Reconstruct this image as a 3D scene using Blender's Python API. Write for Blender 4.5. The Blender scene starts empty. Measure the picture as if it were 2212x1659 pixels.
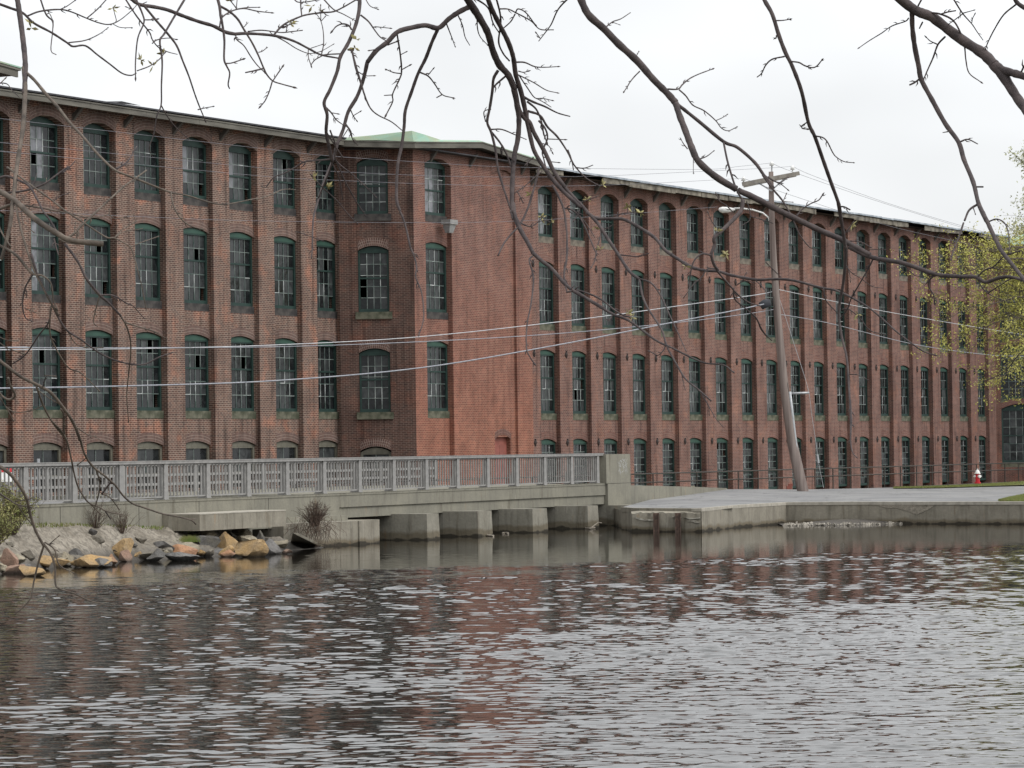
import bpy, math, random
import numpy as np
from mathutils import Vector, Matrix
random.seed(7); rng = np.random.default_rng(7)
S = bpy.context.scene
# ---------------------------------------------------------------- camera
FP = 7000.; CX, CY = 1106., 829.5; H = 2.9
roll = .014; pit = math.atan(143.5/7000)
fwd = np.array([0, math.cos(pit), math.sin(pit)]); up0 = np.array([0, -math.sin(pit), math.cos(pit)]); rt0 = np.array([1., 0, 0])
rt = rt0*math.cos(roll)-up0*math.sin(roll); up = up0*math.cos(roll)+rt0*math.sin(roll)
cam = bpy.data.cameras.new('camera'); co = bpy.data.objects.new('camera', cam); S.collection.objects.link(co)
cam.sensor_width = 36; cam.lens = 36*FP/2212; cam.clip_end = 6000; cam.clip_start = .3
m = Matrix.Identity(4)
for i in range(3):
    m[i][0] = rt[i]; m[i][1] = up[i]; m[i][2] = -fwd[i]
m[2][3] = H
co.matrix_world = m; S.camera = co
# ---------------------------------------------------------------- sky + sun
AZ, EL = math.radians(114), math.radians(48)     # azimuth clockwise from +Y
w = bpy.data.worlds.new('World'); S.world = w; w.use_nodes = True
nt = w.node_tree; nt.nodes.clear()
out = nt.nodes.new('ShaderNodeOutputWorld'); bg = nt.nodes.new('ShaderNodeBackground')
sky = nt.nodes.new('ShaderNodeTexSky'); sky.sky_type = 'NISHITA'; sky.sun_disc = False
sky.sun_elevation = EL; sky.sun_rotation = AZ
tc = nt.nodes.new('ShaderNodeTexCoord'); sep = nt.nodes.new('ShaderNodeSeparateXYZ')
nt.links.new(tc.outputs['Generated'], sep.inputs[0])
rampz = nt.nodes.new('ShaderNodeMapRange'); rampz.inputs[1].default_value = 0; rampz.inputs[2].default_value = 1
rampz.inputs[3].default_value = .83; rampz.inputs[4].default_value = 1.42; rampz.inputs[1].default_value = .05; rampz.inputs[2].default_value = .5; rampz.interpolation_type = 'SMOOTHSTEP'
nt.links.new(sep.outputs[2], rampz.inputs[0])
nz = nt.nodes.new('ShaderNodeTexNoise'); nz.inputs['Scale'].default_value = 7; nz.inputs['Detail'].default_value = 3; nz.inputs['Roughness'].default_value = .45
mpn = nt.nodes.new('ShaderNodeMapping'); mpn.inputs['Scale'].default_value = (1, 1, 2.2); mpn.inputs['Location'].default_value = (.35, 0, .1)
nt.links.new(tc.outputs['Generated'], mpn.inputs[0]); nt.links.new(mpn.outputs[0], nz.inputs['Vector'])
nr = nt.nodes.new('ShaderNodeMapRange'); nr.inputs[1].default_value = .35; nr.inputs[2].default_value = .65; nr.inputs[3].default_value = .93; nr.inputs[4].default_value = 1.09
nt.links.new(nz.outputs[0], nr.inputs[0])
mul = nt.nodes.new('ShaderNodeMath'); mul.operation = 'MULTIPLY'; ab = nt.nodes.new('ShaderNodeMath'); ab.operation = 'ABSOLUTE'; nt.links.new(sep.outputs[0], ab.inputs[0])
xx = nt.nodes.new('ShaderNodeMath'); xx.operation = 'MULTIPLY'; nt.links.new(sep.outputs[0], xx.inputs[0]); nt.links.new(ab.outputs[0], xx.inputs[1])
side = nt.nodes.new('ShaderNodeMath'); side.operation = 'MULTIPLY_ADD'; side.inputs[1].default_value = .4; side.inputs[2].default_value = 1.0; nt.links.new(xx.outputs[0], side.inputs[0])
rs = nt.nodes.new('ShaderNodeMath'); rs.operation = 'MULTIPLY'; nt.links.new(rampz.outputs[0], rs.inputs[0]); nt.links.new(side.outputs[0], rs.inputs[1])
nt.links.new(rs.outputs[0], mul.inputs[0]); nt.links.new(nr.outputs[0], mul.inputs[1])
cl = nt.nodes.new('ShaderNodeVectorMath'); cl.operation = 'SCALE'; cl.inputs[0].default_value = (.985, 1.0, 1.015); nt.links.new(mul.outputs[0], cl.inputs['Scale'])
sk = nt.nodes.new('ShaderNodeVectorMath'); sk.operation = 'SCALE'; sk.inputs['Scale'].default_value = .006; nt.links.new(sky.outputs[0], sk.inputs[0])
ad = nt.nodes.new('ShaderNodeVectorMath'); ad.operation = 'ADD'; nt.links.new(cl.outputs[0], ad.inputs[0]); nt.links.new(sk.outputs[0], ad.inputs[1])
nt.links.new(ad.outputs[0], bg.inputs[0]); bg.inputs[1].default_value = 1.0; nt.links.new(bg.outputs[0], out.inputs[0])
sl = bpy.data.lights.new('sun', 'SUN'); sl.energy = 1.5; sl.angle = math.radians(18); sl.color = (1, .97, .93)
so = bpy.data.objects.new('sun', sl); S.collection.objects.link(so)
sd = Vector((math.sin(AZ)*math.cos(EL), math.cos(AZ)*math.cos(EL), math.sin(EL)))
so.rotation_euler = sd.to_track_quat('Z', 'Y').to_euler(); so.location = (20, 0, 40)
S.view_settings.view_transform = 'Standard'; S.view_settings.look = 'None'; S.view_settings.exposure = .1; S.view_settings.gamma = 1
# ---------------------------------------------------------------- picture measurements to world points
def ray(x, y): return fwd*FP + rt*(x-CX) - up*(y-CY)
def at(x, y, Y):
    d = ray(x, y); return Vector(np.array([0, 0, H]) + d*(Y/d[1]))
def onz(x, y, z):
    d = ray(x, y); return Vector(np.array([0, 0, H]) + d*((z-H)/d[2]))
d0 = ray(4900, 920); DD = np.array([d0[0], d0[1], 0]); DD /= np.linalg.norm(DD); NN = np.array([DD[1], -DD[0], 0])
O = np.array(at(100, 708, 118)); O[2] = 0
def onwall(x, y, off=0):
    R = ray(x, y); C0 = np.array([0, 0, H]); t = ((O+NN*off-C0)@NN)/(R@NN); P = C0+R*t
    return (P-O)@DD, P[2]
def loc(s, off, z): return Vector(O + DD*s + NN*off + np.array([0, 0, z]))
BM = Matrix(((DD[0], -NN[0], 0, O[0]), (DD[1], -NN[1], 0, O[1]), (0, 0, 1, 0), (0, 0, 0, 1)))   # building frame: x along, y inward, z up
# ---------------------------------------------------------------- helpers
C = S.collection.objects
class MB:
    def __init__(s): s.v = []; s.f = []; s.m = []; s.uv = []; s.M = None; s.mi = 0
    def add(s, vs, fs, uvs=None):
        b = len(s.v)
        for p in vs:
            p = Vector(p); s.v.append(s.M @ p if s.M else p)
        for i, f in enumerate(fs):
            s.f.append([b+k for k in f]); s.m.append(s.mi); s.uv.append(uvs[i] if uvs else None)
    def box(s, x0, x1, y0, y1, z0, z1):
        s.add([(x0,y0,z0),(x1,y0,z0),(x1,y1,z0),(x0,y1,z0),(x0,y0,z1),(x1,y0,z1),(x1,y1,z1),(x0,y1,z1)],
              [(0,3,2,1),(4,5,6,7),(0,1,5,4),(1,2,6,5),(2,3,7,6),(3,0,4,7)])
    def quad(s, a, b, c, d, uv=None): s.add([a, b, c, d], [(0, 1, 2, 3)], [uv] if uv else None)
    def prism(s, pts, z0, z1):                      # pts: xy loop ccw
        n = len(pts)
        s.add([(p[0], p[1], z0) for p in pts]+[(p[0], p[1], z1) for p in pts],
              [tuple(range(n))[::-1], tuple(range(n, 2*n))]+[(i, (i+1) % n, n+(i+1) % n, n+i) for i in range(n)])
    def tube(s, pts, rad, n=6, cap=True):
        pts = [Vector(p) for p in pts]; rings = []
        if not hasattr(rad, '__len__'): rad = [rad]*len(pts)
        ref = Vector((.13, .97, .2))
        vs = []
        for i, p in enumerate(pts):
            t = (pts[min(i+1, len(pts)-1)]-pts[max(i-1, 0)]).normalized()
            a = t.cross(ref)
            if a.length < 1e-3: a = t.cross(Vector((1, 0, 0)))
            a.normalize(); b = t.cross(a)
            for k in range(n):
                q = 2*math.pi*k/n; vs.append(p+(a*math.cos(q)+b*math.sin(q))*rad[i])
        fs = []
        for i in range(len(pts)-1):
            for k in range(n): fs.append((i*n+k, i*n+(k+1) % n, (i+1)*n+(k+1) % n, (i+1)*n+k))
        if cap:
            fs.append(tuple(range(n))[::-1]); fs.append(tuple((len(pts)-1)*n+k for k in range(n)))
        s.add(vs, fs)
    def lathe(s, c, prof, n=16):
        c = Vector(c); vs = []
        for r, z in prof:
            for k in range(n): q = 2*math.pi*k/n; vs.append(c+Vector((r*math.cos(q), r*math.sin(q), z)))
        fs = [(i*n+k, i*n+(k+1) % n, (i+1)*n+(k+1) % n, (i+1)*n+k) for i in range(len(prof)-1) for k in range(n)]
        fs += [tuple(range(n))[::-1], tuple((len(prof)-1)*n+k for k in range(n))]
        s.add(vs, fs)
    def mesh(s, name, mats, smooth=False):
        me = bpy.data.meshes.new(name); me.from_pydata([tuple(v) for v in s.v], [], s.f)
        if not isinstance(mats, (list, tuple)): mats = [mats]
        for q in mats: me.materials.append(q)
        me.polygons.foreach_set('material_index', s.m)
        if any(u for u in s.uv):
            ul = me.uv_layers.new(name='UVMap')
            for p, u in zip(me.polygons, s.uv):
                if u:
                    for li, c in zip(p.loop_indices, u): ul.data[li].uv = c
        if smooth: me.polygons.foreach_set('use_smooth', [True]*len(me.polygons))
        me.update(); return me
    def build(s, name, mats, parent=None, smooth=False):
        return link(name, s.mesh(name, mats, smooth), parent)
def link(name, me, parent=None):
    o = bpy.data.objects.new(name, me); C.link(o)
    if parent: o.parent = parent
    return o
def tag(o, label=None, cat=None, group=None, kind=None):
    if label: o['label'] = label
    if cat: o['category'] = cat
    if group: o['group'] = group
    if kind: o['kind'] = kind
    return o
def empty(name, label, cat, loc_=(0, 0, 0), group=None, M=None):
    o = bpy.data.objects.new(name, None); C.link(o)
    if M is not None: o.matrix_world = M
    else: o.location = loc_
    return tag(o, label, cat, group)
# ---------------------------------------------------------------- materials
class NT:
    def __init__(s, name):
        s.m = bpy.data.materials.new(name); s.m.use_nodes = True; s.t = s.m.node_tree; s.b = s.t.nodes['Principled BSDF']; s._c = None
    def n(s, typ, **k):
        o = s.t.nodes.new(typ)
        for a, v in k.items():
            if a.startswith('i_'):
                key = a[2:].replace('_', ' '); key = int(key) if key.isdigit() else key
                o.inputs[key].default_value = v
            else: setattr(o, a, v)
        return o
    def l(s, a, b): s.t.links.new(a, b)
    def coord(s, scale=(1, 1, 1), kind='Object', rot=(0, 0, 0)):
        if not s._c: s._c = s.n('ShaderNodeTexCoord')
        mp = s.n('ShaderNodeMapping'); mp.inputs['Scale'].default_value = scale; mp.inputs['Rotation'].default_value = rot
        s.l(s._c.outputs[kind], mp.inputs[0]); return mp.outputs[0]
    def noise(s, vec, scale=5, detail=4, rough=.55, dist=0):
        o = s.n('ShaderNodeTexNoise'); o.inputs['Scale'].default_value = scale; o.inputs['Detail'].default_value = detail
        o.inputs['Roughness'].default_value = rough; o.inputs['Distortion'].default_value = dist; s.l(vec, o.inputs['Vector']); return o.outputs[0]
    def rng(s, v, a, b, c, d):
        o = s.n('ShaderNodeMapRange'); s.l(v, o.inputs[0])
        for i, q in enumerate((a, b, c, d)): o.inputs[i+1].default_value = q
        return o.outputs[0]
    def mix(s, f, a, b, mode='MIX'):
        o = s.n('ShaderNodeMix', data_type='RGBA', blend_type=mode)
        if isinstance(f, (int, float)): o.inputs[0].default_value = f
        else: s.l(f, o.inputs[0])
        for i, q in ((6, a), (7, b)):
            if isinstance(q, tuple): o.inputs[i].default_value = (*q, 1)[:4]
            else: s.l(q, o.inputs[i])
        return o.outputs[2]
    def math(s, op, a, b=0.):
        o = s.n('ShaderNodeMath', operation=op)
        for i, q in ((0, a), (1, b)):
            if isinstance(q, (int, float)): o.inputs[i].default_value = q
            else: s.l(q, o.inputs[i])
        return o.outputs[0]
    def bump(s, h, strength=.5, dist=.01):
        o = s.n('ShaderNodeBump'); o.inputs['Strength'].default_value = strength; o.inputs['Distance'].default_value = dist
        s.l(h, o.inputs['Height']); s.l(o.outputs[0], s.b.inputs['Normal']); return o
    def done(s, col, rough=.8, metal=0., spec=.3):
        if isinstance(col, tuple): s.b.inputs['Base Color'].default_value = (*col, 1)
        else: s.l(col, s.b.inputs['Base Color'])
        if isinstance(rough, (int, float)): s.b.inputs['Roughness'].default_value = rough
        else: s.l(rough, s.b.inputs['Roughness'])
        s.b.inputs['Metallic'].default_value = metal; s.b.inputs['Specular IOR Level'].default_value = spec
        return s.m
def simple(name, c, c2=None, scale=6, rough=.75, metal=0, bump=0, bscale=None, stretch=(1, 1, 1), spec=.3):
    t = NT(name); v = t.coord(stretch); n1 = t.noise(v, scale, 5)
    col = t.mix(t.rng(n1, .35, .65, 0, 1), c, c2 or tuple(q*.7 for q in c))
    if bump: t.bump(t.noise(v, bscale or scale*4, 4), .8, bump)
    return t.done(col, rough, metal, spec)
def srgb(r, g, b):
    f = lambda u: (u/255/12.92 if u/255 < .04045 else ((u/255+.055)/1.055)**2.4)
    return (f(r), f(g), f(b))
def brick(name, c1, c2, mortar, warm=None, warmmask=None, soot=.5, uv=False, du=(1., 1.)):
    t = NT(name)
    if not t._c: t._c = t.n('ShaderNodeTexCoord')
    if uv: vec = t._c.outputs['UV']; ob = t._c.outputs['Object']
    else:
        ob = t._c.outputs['Object']; sp = t.n('ShaderNodeSeparateXYZ'); t.l(ob, sp.inputs[0])
        cb = t.n('ShaderNodeCombineXYZ'); t.l(t.math('ADD', t.math('MULTIPLY', sp.outputs[0], du[0]), t.math('MULTIPLY', sp.outputs[1], du[1])), cb.inputs[0]); t.l(sp.outputs[2], cb.inputs[1]); vec = cb.outputs[0]
    br = t.n('ShaderNodeTexBrick'); t.l(vec, br.inputs['Vector']); br.offset = .5 if not uv else .0
    br.inputs['Scale'].default_value = 1; br.inputs['Brick Width'].default_value = .215 if not uv else .078; br.inputs['Row Height'].default_value = .075 if not uv else .115
    br.inputs['Mortar Size'].default_value = .009 if not uv else .0075; br.inputs['Mortar Smooth'].default_value = .2; br.inputs['Bias'].default_value = -.15
    br.inputs['Color1'].default_value = (*c1, 1); br.inputs['Color2'].default_value = (*c2, 1); br.inputs['Mortar'].default_value = (*mortar, 1)
    col = br.outputs[0]
    big = t.noise(ob, .75, 6, .68); col = t.mix(t.rng(big, .35, .7, 0, .75), col, t.mix(1, col, (.52, .48, .49), 'MULTIPLY'))
    fine = t.noise(ob, 7, 3); col = t.mix(t.rng(fine, .4, .7, 0, .35), col, t.mix(1, col, (1.3, 1.15, 1.05), 'MULTIPLY'))
    if warm:
        pn = t.noise(ob, .9, 4, .6); mk = t.rng(pn, .52, .66, 0, 1)
        if warmmask: mk = warmmask(t, ob, mk)
        wb = t.mix(1, col, tuple(warm), 'MULTIPLY'); col = t.mix(mk, col, wb)
    # run-off streaks
    mp = t.n('ShaderNodeMapping'); mp.inputs['Scale'].default_value = (2.6, 2.6, .16); t.l(ob, mp.inputs[0])
    st = t.noise(mp.outputs[0], 1.5, 4, .6); col = t.mix(t.rng(st, .50, .70, 0, soot), col, t.mix(1, col, (.38, .37, .38), 'MULTIPLY'))
    b = t.n('ShaderNodeBump'); b.inputs['Strength'].default_value = .35; b.inputs['Distance'].default_value = .008
    t.l(t.math('SUBTRACT', 1., br.outputs[1]), b.inputs['Height']); t.l(b.outputs[0], t.b.inputs['Normal'])
    return t.done(col, .88, 0, .2)
MORT = (.37, .305, .25)
DA = (.476, -.879)
M_bl = brick('brick brown', (.150, .083, .064), (.076, .050, .044), MORT, (1.9, 1.25, 1.0), lambda t, ob, mk: t.math('MULTIPLY', mk, .6), .9)
M_br = brick('brick red', (.178, .088, .071), (.098, .056, .050), (.32, .235, .195), (1.35, 1.15, 1.0), lambda t, ob, mk: t.math('MULTIPLY', mk, .7), .85)
def wm(t, ob, mk):
    sp = t.n('ShaderNodeSeparateXYZ'); t.l(ob, sp.inputs[0]); nn = t.noise(ob, .5, 4)
    zz = t.rng(t.math('ADD', sp.outputs[2], t.math('MULTIPLY', nn, 5.)), 15., 6.0, 0, .85)
    return t.math('MAXIMUM', zz, t.math('MULTIPLY', mk, .4))
M_bt = brick('brick tower', (.180, .086, .070), (.108, .058, .050), (.30, .215, .175), (1.45, 1.12, .93), wm, .45)
def soot_a(t, ob, mk): return t.math('MULTIPLY', mk, .35)
M_ba = brick('brick sooty', (.100, .054, .044), (.055, .035, .031), (.20, .152, .122), (1.9, 1.2, .95), soot_a, .95, du=DA)
M_be = brick('brick end block', (.150, .07, .054), (.09, .048, .04), (.22, .16, .13), (1.3, 1.1, 1.0), None, .7, du=DA)
M_arch = brick('brick arch', (.135, .078, .065), (.085, .052, .046), (.33, .275, .235), uv=True)
M_archr = brick('brick arch red', (.175, .082, .064), (.115, .058, .048), (.27, .205, .175), uv=True)
M_green = simple('green paint', (.021, .047, .039), (.013, .030, .026), 3, .6)
M_greenh = simple('green head', (.036, .086, .063), (.023, .058, .044), 2, .6)
M_cream = simple('cream paint', (.155, .147, .115), (.09, .086, .068), 3, .7)
M_munt = simple('worn sash bars', (.20, .225, .21), (.06, .095, .085), 2.2, .6)
M_muntw = simple('white sash bars', (.55, .57, .56), (.08, .12, .1), 1.3, .6)
M_sill = simple('sill stone', (.075, .068, .062), (.03, .028, .028), 3, .9, bump=.01)
M_sillm = simple('mossy sill', (.14, .135, .10), (.05, .055, .035), 3, .9, bump=.01)
M_silll = simple('tan sill', (.19, .165, .13), (.08, .07, .06), 2.5, .9, bump=.01)
def glass(name, c, c2, r0, r1):
    t = NT(name); v = t.coord((1, 1, 1)); oi = t.n('ShaderNodeObjectInfo')
    vv = t.n('ShaderNodeVectorMath', operation='ADD'); t.l(v, vv.inputs[0]); sc = t.n('ShaderNodeVectorMath', operation='SCALE'); sc.inputs[0].default_value = (37, 51, 23); t.l(oi.outputs['Random'], sc.inputs['Scale']); t.l(sc.outputs[0], vv.inputs[1])
    n1 = t.noise(vv.outputs[0], 2.2, 5, .6, 1.0)
    col = t.mix(t.rng(n1, .4, .65, 0, 1), c, c2)
    t.bump(t.noise(vv.outputs[0], 3, 1), .25, .02)
    return t.done(col, t.rng(n1, .35, .7, r0, r1), 0, .26)
M_g = [glass('window glass', (.008, .010, .011), (.022, .025, .026), .05, .18), glass('dusty glass', (.026, .029, .030), (.062, .067, .068), .25, .5),
       glass('papered glass', (.19, .195, .21), (.11, .115, .12), .3, .5)]
def concrete(name, c, c2, dark, zlo=None):
    t = NT(name); v = t.coord(); ob = v
    n1 = t.noise(v, 1.1, 6, .62); col = t.mix(t.rng(n1, .3, .7, 0, 1), c, c2)
    mp = t.coord((3, 3, .35)); st = t.noise(mp, 1.6, 4); col = t.mix(t.rng(st, .52, .75, 0, .6), col, dark)
    s2 = t.noise(t.coord((1.3, 1.3, .12)), 2.3, 5, .7); col = t.mix(t.rng(s2, .56, .66, 0, .55), col, t.mix(1, col, (.50, .47, .43), 'MULTIPLY'))
    s3 = t.noise(t.coord((.9, .9, .2)), 3.1, 3, .5); col = t.mix(t.rng(s3, .66, .74, 0, .35), col, (.26, .17, .09)); s4 = t.noise(t.coord((2.5, 2.5, .3)), 2.2, 4, .6); col = t.mix(t.rng(s4, .64, .72, 0, .4), col, (.36, .345, .30))
    fn = t.noise(v, 14, 4); col = t.mix(t.rng(fn, .35, .7, 0, .45), col, t.mix(1, col, (1.35, 1.33, 1.3), 'MULTIPLY'))
    if zlo is not None:
        g = t.n('ShaderNodeNewGeometry'); sp = t.n('ShaderNodeSeparateXYZ'); t.l(g.outputs['Position'], sp.inputs[0])
        zz = t.math('ADD', sp.outputs[2], t.math('MULTIPLY', t.math('SUBTRACT', n1, .5), .45))
        col = t.mix(t.rng(zz, zlo, zlo+.10, 1, 0), col, t.mix(1, col, (.62, .57, .50), 'MULTIPLY'))
        col = t.mix(t.rng(zz, .04, .09, .85, 0), col, (.02, .018, .014))
    t.bump(t.noise(v, 9, 5), .5, .02)
    return t.done(col, .9, 0, .2)
M_con = concrete('bridge concrete', (.215, .205, .165), (.165, .158, .13), (.12, .115, .095))
M_conw = concrete('wet concrete', (.235, .222, .185), (.17, .16, .13), (.09, .085, .07), .22)
M_old = concrete('old wharf concrete', (.26, .24, .195), (.17, .155, .125), (.085, .078, .062), .12)
M_top = simple('worn concrete edge', (.40, .37, .31), (.28, .26, .22), 4, .9)
M_alu = simple('weathered aluminium', (.275, .268, .255), (.205, .20, .192), 5, .6, .0)
M_pipe = simple('dark pipe paint', (.03, .035, .033), (.06, .045, .035), 8, .6)
M_asph = None
def asphalt():
    t = NT('old asphalt'); v = t.coord(); n1 = t.noise(v, .35, 5, .6, .4); n2 = t.noise(v, 60, 3)
    col = t.mix(t.rng(n1, .35, .65, 0, 1), (.195, .195, .197), (.25, .247, .24)); col = t.mix(t.rng(n2, .3, .7, 0, .5), col, t.mix(1, col, (.75, .75, .75), 'MULTIPLY'))
    n3 = t.noise(t.coord((.2, 1.6, 1)), .8, 4); col = t.mix(t.rng(n3, .58, .72, 0, .35), col, (.14, .14, .145))
    vo = t.n('ShaderNodeTexVoronoi', feature='DISTANCE_TO_EDGE'); vo.inputs['Scale'].default_value = .28; wv = t.n('ShaderNodeVectorMath', operation='ADD'); t.l(v, wv.inputs[0])
    dn = t.n('ShaderNodeTexNoise'); dn.inputs['Scale'].default_value = 1.2; t.l(v, dn.inputs['Vector']); ds = t.n('ShaderNodeVectorMath', operation='SCALE'); ds.inputs['Scale'].default_value = 1.6; t.l(dn.outputs['Color'], ds.inputs[0]); t.l(ds.outputs[0], wv.inputs[1]); t.l(wv.outputs[0], vo.inputs['Vector'])
    col = t.mix(t.rng(vo.outputs['Distance'], .004, .016, .7, 0), col, (.05, .05, .045))
    n4 = t.noise(v, .22, 2, .4, 1.5); col = t.mix(t.rng(n4, .56, .575, 0, .4), col, (.12, .12, .125))
    return t.done(col, .9, 0, .2)
M_asph = asphalt()
M_land = simple('gravelly ground', (.24, .215, .165), (.15, .14, .10), 1.2, .95)
def bankmat():
    t = NT('bank sand'); v = t.coord(); n1 = t.noise(v, 1.3, 6, .65); n2 = t.noise(v, 7, 5, .7); g = t.n('ShaderNodeNewGeometry'); sp = t.n('ShaderNodeSeparateXYZ'); t.l(g.outputs['Position'], sp.inputs[0])
    col = t.mix(t.rng(n1, .4, .62, 0, 1), (.29, .26, .215), (.17, .148, .118)); col = t.mix(t.rng(n2, .44, .62, 0, .85), col, (.11, .098, .08))
    zz = t.math('ADD', sp.outputs[2], t.math('MULTIPLY', t.math('SUBTRACT', n1, .5), .5)); col = t.mix(t.rng(zz, .12, .42, .85, 0), col, (.065, .06, .055))
    t.bump(n2, .9, .05); return t.done(col, .95, 0, .2)
M_bank = bankmat()
M_wood = simple('grey weathered wood', (.30, .28, .245), (.19, .17, .15), 4, .85, stretch=(1, 1, .15))
M_pole = simple('pole wood', (.235, .195, .175), (.13, .10, .09), 2.5, .85, stretch=(3, 3, .12), bump=.01)
M_polelow = simple('brown pole wood', (.22, .155, .125), (.13, .09, .075), 2.5, .85, stretch=(3, 3, .12))
M_fasc = simple('fascia paint', (.155, .146, .123), (.075, .07, .06), 1.4, .8, stretch=(.4, 1, 2))
M_rot = simple('rotten fascia', (.26, .235, .19), (.07, .062, .05), 1.7, .9)
M_roofd = simple('roof felt', (.035, .036, .04), (.06, .06, .065), 3, .8)
M_rooft = simple('bright roof edge', (.42, .46, .50), (.2, .23, .26), 2, .4, .3)
M_cop = simple('copper patina', (.24, .40, .315), (.30, .35, .24), 1.3, .7, stretch=(1, 1, 2.5))
M_soff = simple('soffit boards', (.10, .085, .075), (.06, .05, .045), 3, .9)
M_iron = simple('anchor iron', (.025, .022, .022), (.05, .035, .03), 8, .8)
M_door = simple('red door', (.26, .085, .065), (.2, .065, .05), 3, .6)
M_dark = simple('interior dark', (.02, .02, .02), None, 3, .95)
M_cable = simple('grey cable', (.30, .31, .34), (.2, .21, .24), 5, .45)
M_cablew = simple('bright cable', (.50, .51, .53), (.38, .39, .41), 5, .4)
M_cabled = simple('thin wire', (.13, .13, .15), (.2, .2, .22), 5, .5)
M_white = simple('white paint', (.78, .78, .76), (.6, .6, .58), 5, .5)
M_red = simple('red paint', (.55, .03, .04), (.42, .02, .03), 5, .45)
M_galv = simple('galvanised steel', (.42, .43, .44), (.3, .31, .32), 6, .5, .4)
M_bark = simple('branch bark', (.088, .070, .068), (.045, .037, .038), 30, .85, bump=.003, bscale=120)
M_barkl = simple('pale bark', (.15, .122, .10), (.06, .05, .042), 26, .85, bump=.003, bscale=120)
M_bud = simple('pale bud', (.32, .29, .13), (.2, .17, .08), 20, .7)
M_rust = simple('rusty steel', (.13, .085, .065), (.06, .045, .038), 8, .9)
M_drift = simple('driftwood', (.42, .37, .30), (.25, .22, .18), 9, .9)
M_twig = simple('dead twigs', (.11, .075, .055), (.055, .04, .032), 9, .9)
# ---------------------------------------------------------------- windows
def arch_z(x, W, hs, rise): return hs + rise*(1-((x-W/2)/(W/2))**2)
def win_set(key, W, hs, rise, nc, nr, meet, frame=.11, headmat=None, seeds=range(9), pap=None, mbar=.028, fm=None):
    """meshes of one window kind: frame, bars, several glazings. origin = lower left of the opening, +y inward"""
    f = MB(); f.mi = 0
    jt = .12
    f.box(0, frame, 0, jt, 0, hs); f.box(W-frame, W, 0, jt, 0, hs); f.box(frame, W-frame, .002, jt, 0, .13); f.box(frame, W-frame, .002, jt, hs-.09, hs)
    if meet: f.box(frame, W-frame, .03, jt, meet-.035, meet+.035)
    f.mi = 1; n = 10; top = [(i*W/n, arch_z(i*W/n, W, hs, rise)) for i in range(n+1)]
    for i in range(n):
        (xa, za), (xb, zb) = top[i], top[i+1]
        f.quad((xa, -.004, hs-.03), (xb, -.004, hs-.03), (xb, -.004, max(zb, hs-.02)), (xa, -.004, max(za, hs-.02)))
    fme = f.mesh('window', [fm or M_green, headmat or M_greenh])
    gx0, gx1, gz0, gz1 = frame, W-frame, .13, hs-.09
    def cuts():
        zs = np.linspace(gz0, gz1, nr+1); xs = np.linspace(gx0, gx1, nc+1); return xs, zs
    xs, zs = cuts()
    bars = []
    for v in range(3):
        b = MB(); r = random.Random(v*5+hash(key) % 1000 if False else v*5+len(key))
        for x in xs[1:-1]:
            b.mi = 0
            for j in range(nr):
                b.mi = 1 if r.random() < (.04, .10, .22)[v] else 0
                b.box(x-mbar/2, x+mbar/2, .05, .085, zs[j], zs[j+1])
        for z in zs[1:-1]:
            for i in range(nc):
                b.mi = 1 if r.random() < (.03, .08, .15)[v] else 0
                b.box(xs[i]+mbar/2, xs[i+1]-mbar/2, .052, .083, z-mbar/2, z+mbar/2)
        bars.append(b.mesh('sash_bars', [M_munt, M_muntw]))
    gl = []
    for sd_ in seeds:
        r = random.Random(sd_*7919+31*sum(map(ord, key))); g = MB()
        pm = pap is not None and sd_ in pap
        dusty = .12+.38*r.random(); curt = r.random()
        for i in range(nc):
            for j in range(nr):
                u = r.random(); mid = 0
                if u < .006+.014*(sd_ % 3): continue
                if u < dusty: mid = 1
                if pm and i < 2+(sd_ % 2) and not (j == 0 and r.random() < .3): mid = 2
                g.mi = mid; dy = (r.random()-.5)*.006
                g.quad((xs[i], .07+dy, zs[j]), (xs[i+1], .07-dy, zs[j]), (xs[i+1], .07-dy, zs[j+1]), (xs[i], .07+dy, zs[j+1]))
        gl.append(g.mesh('glass', M_g))
    return dict(W=W, f=fme, bars=bars, gl=gl)
def sill_mesh(W, mat, hgt=.3, ov=.0, pr=.07):
    b = MB(); b.box(-ov, W+ov, -pr, .12, -hgt, -.003); return b.mesh('sill', mat)
wcount = 0
def put_window(ws, parent, M, sill=None, wb=0, gi=None):
    global wcount; wcount += 1
    o = link('window', ws['f'], parent); o.matrix_local = M
    r = random.Random(wcount*31)
    link('sash_bars', ws['bars'][min(2, int(r.random()*2)+wb)], o)
    link('glass', ws['gl'][gi if gi is not None else r.randrange(len(ws['gl']))], o)
    if sill: link('sill', sill, o)
    return o
P = .22     # depth of the bays behind the pier face
class Rings:
    def __init__(s): s.M = None; s.l = []
    def build(s, name, mat, parent):
        for q in s.l: q.build(name, mat, parent)
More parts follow.
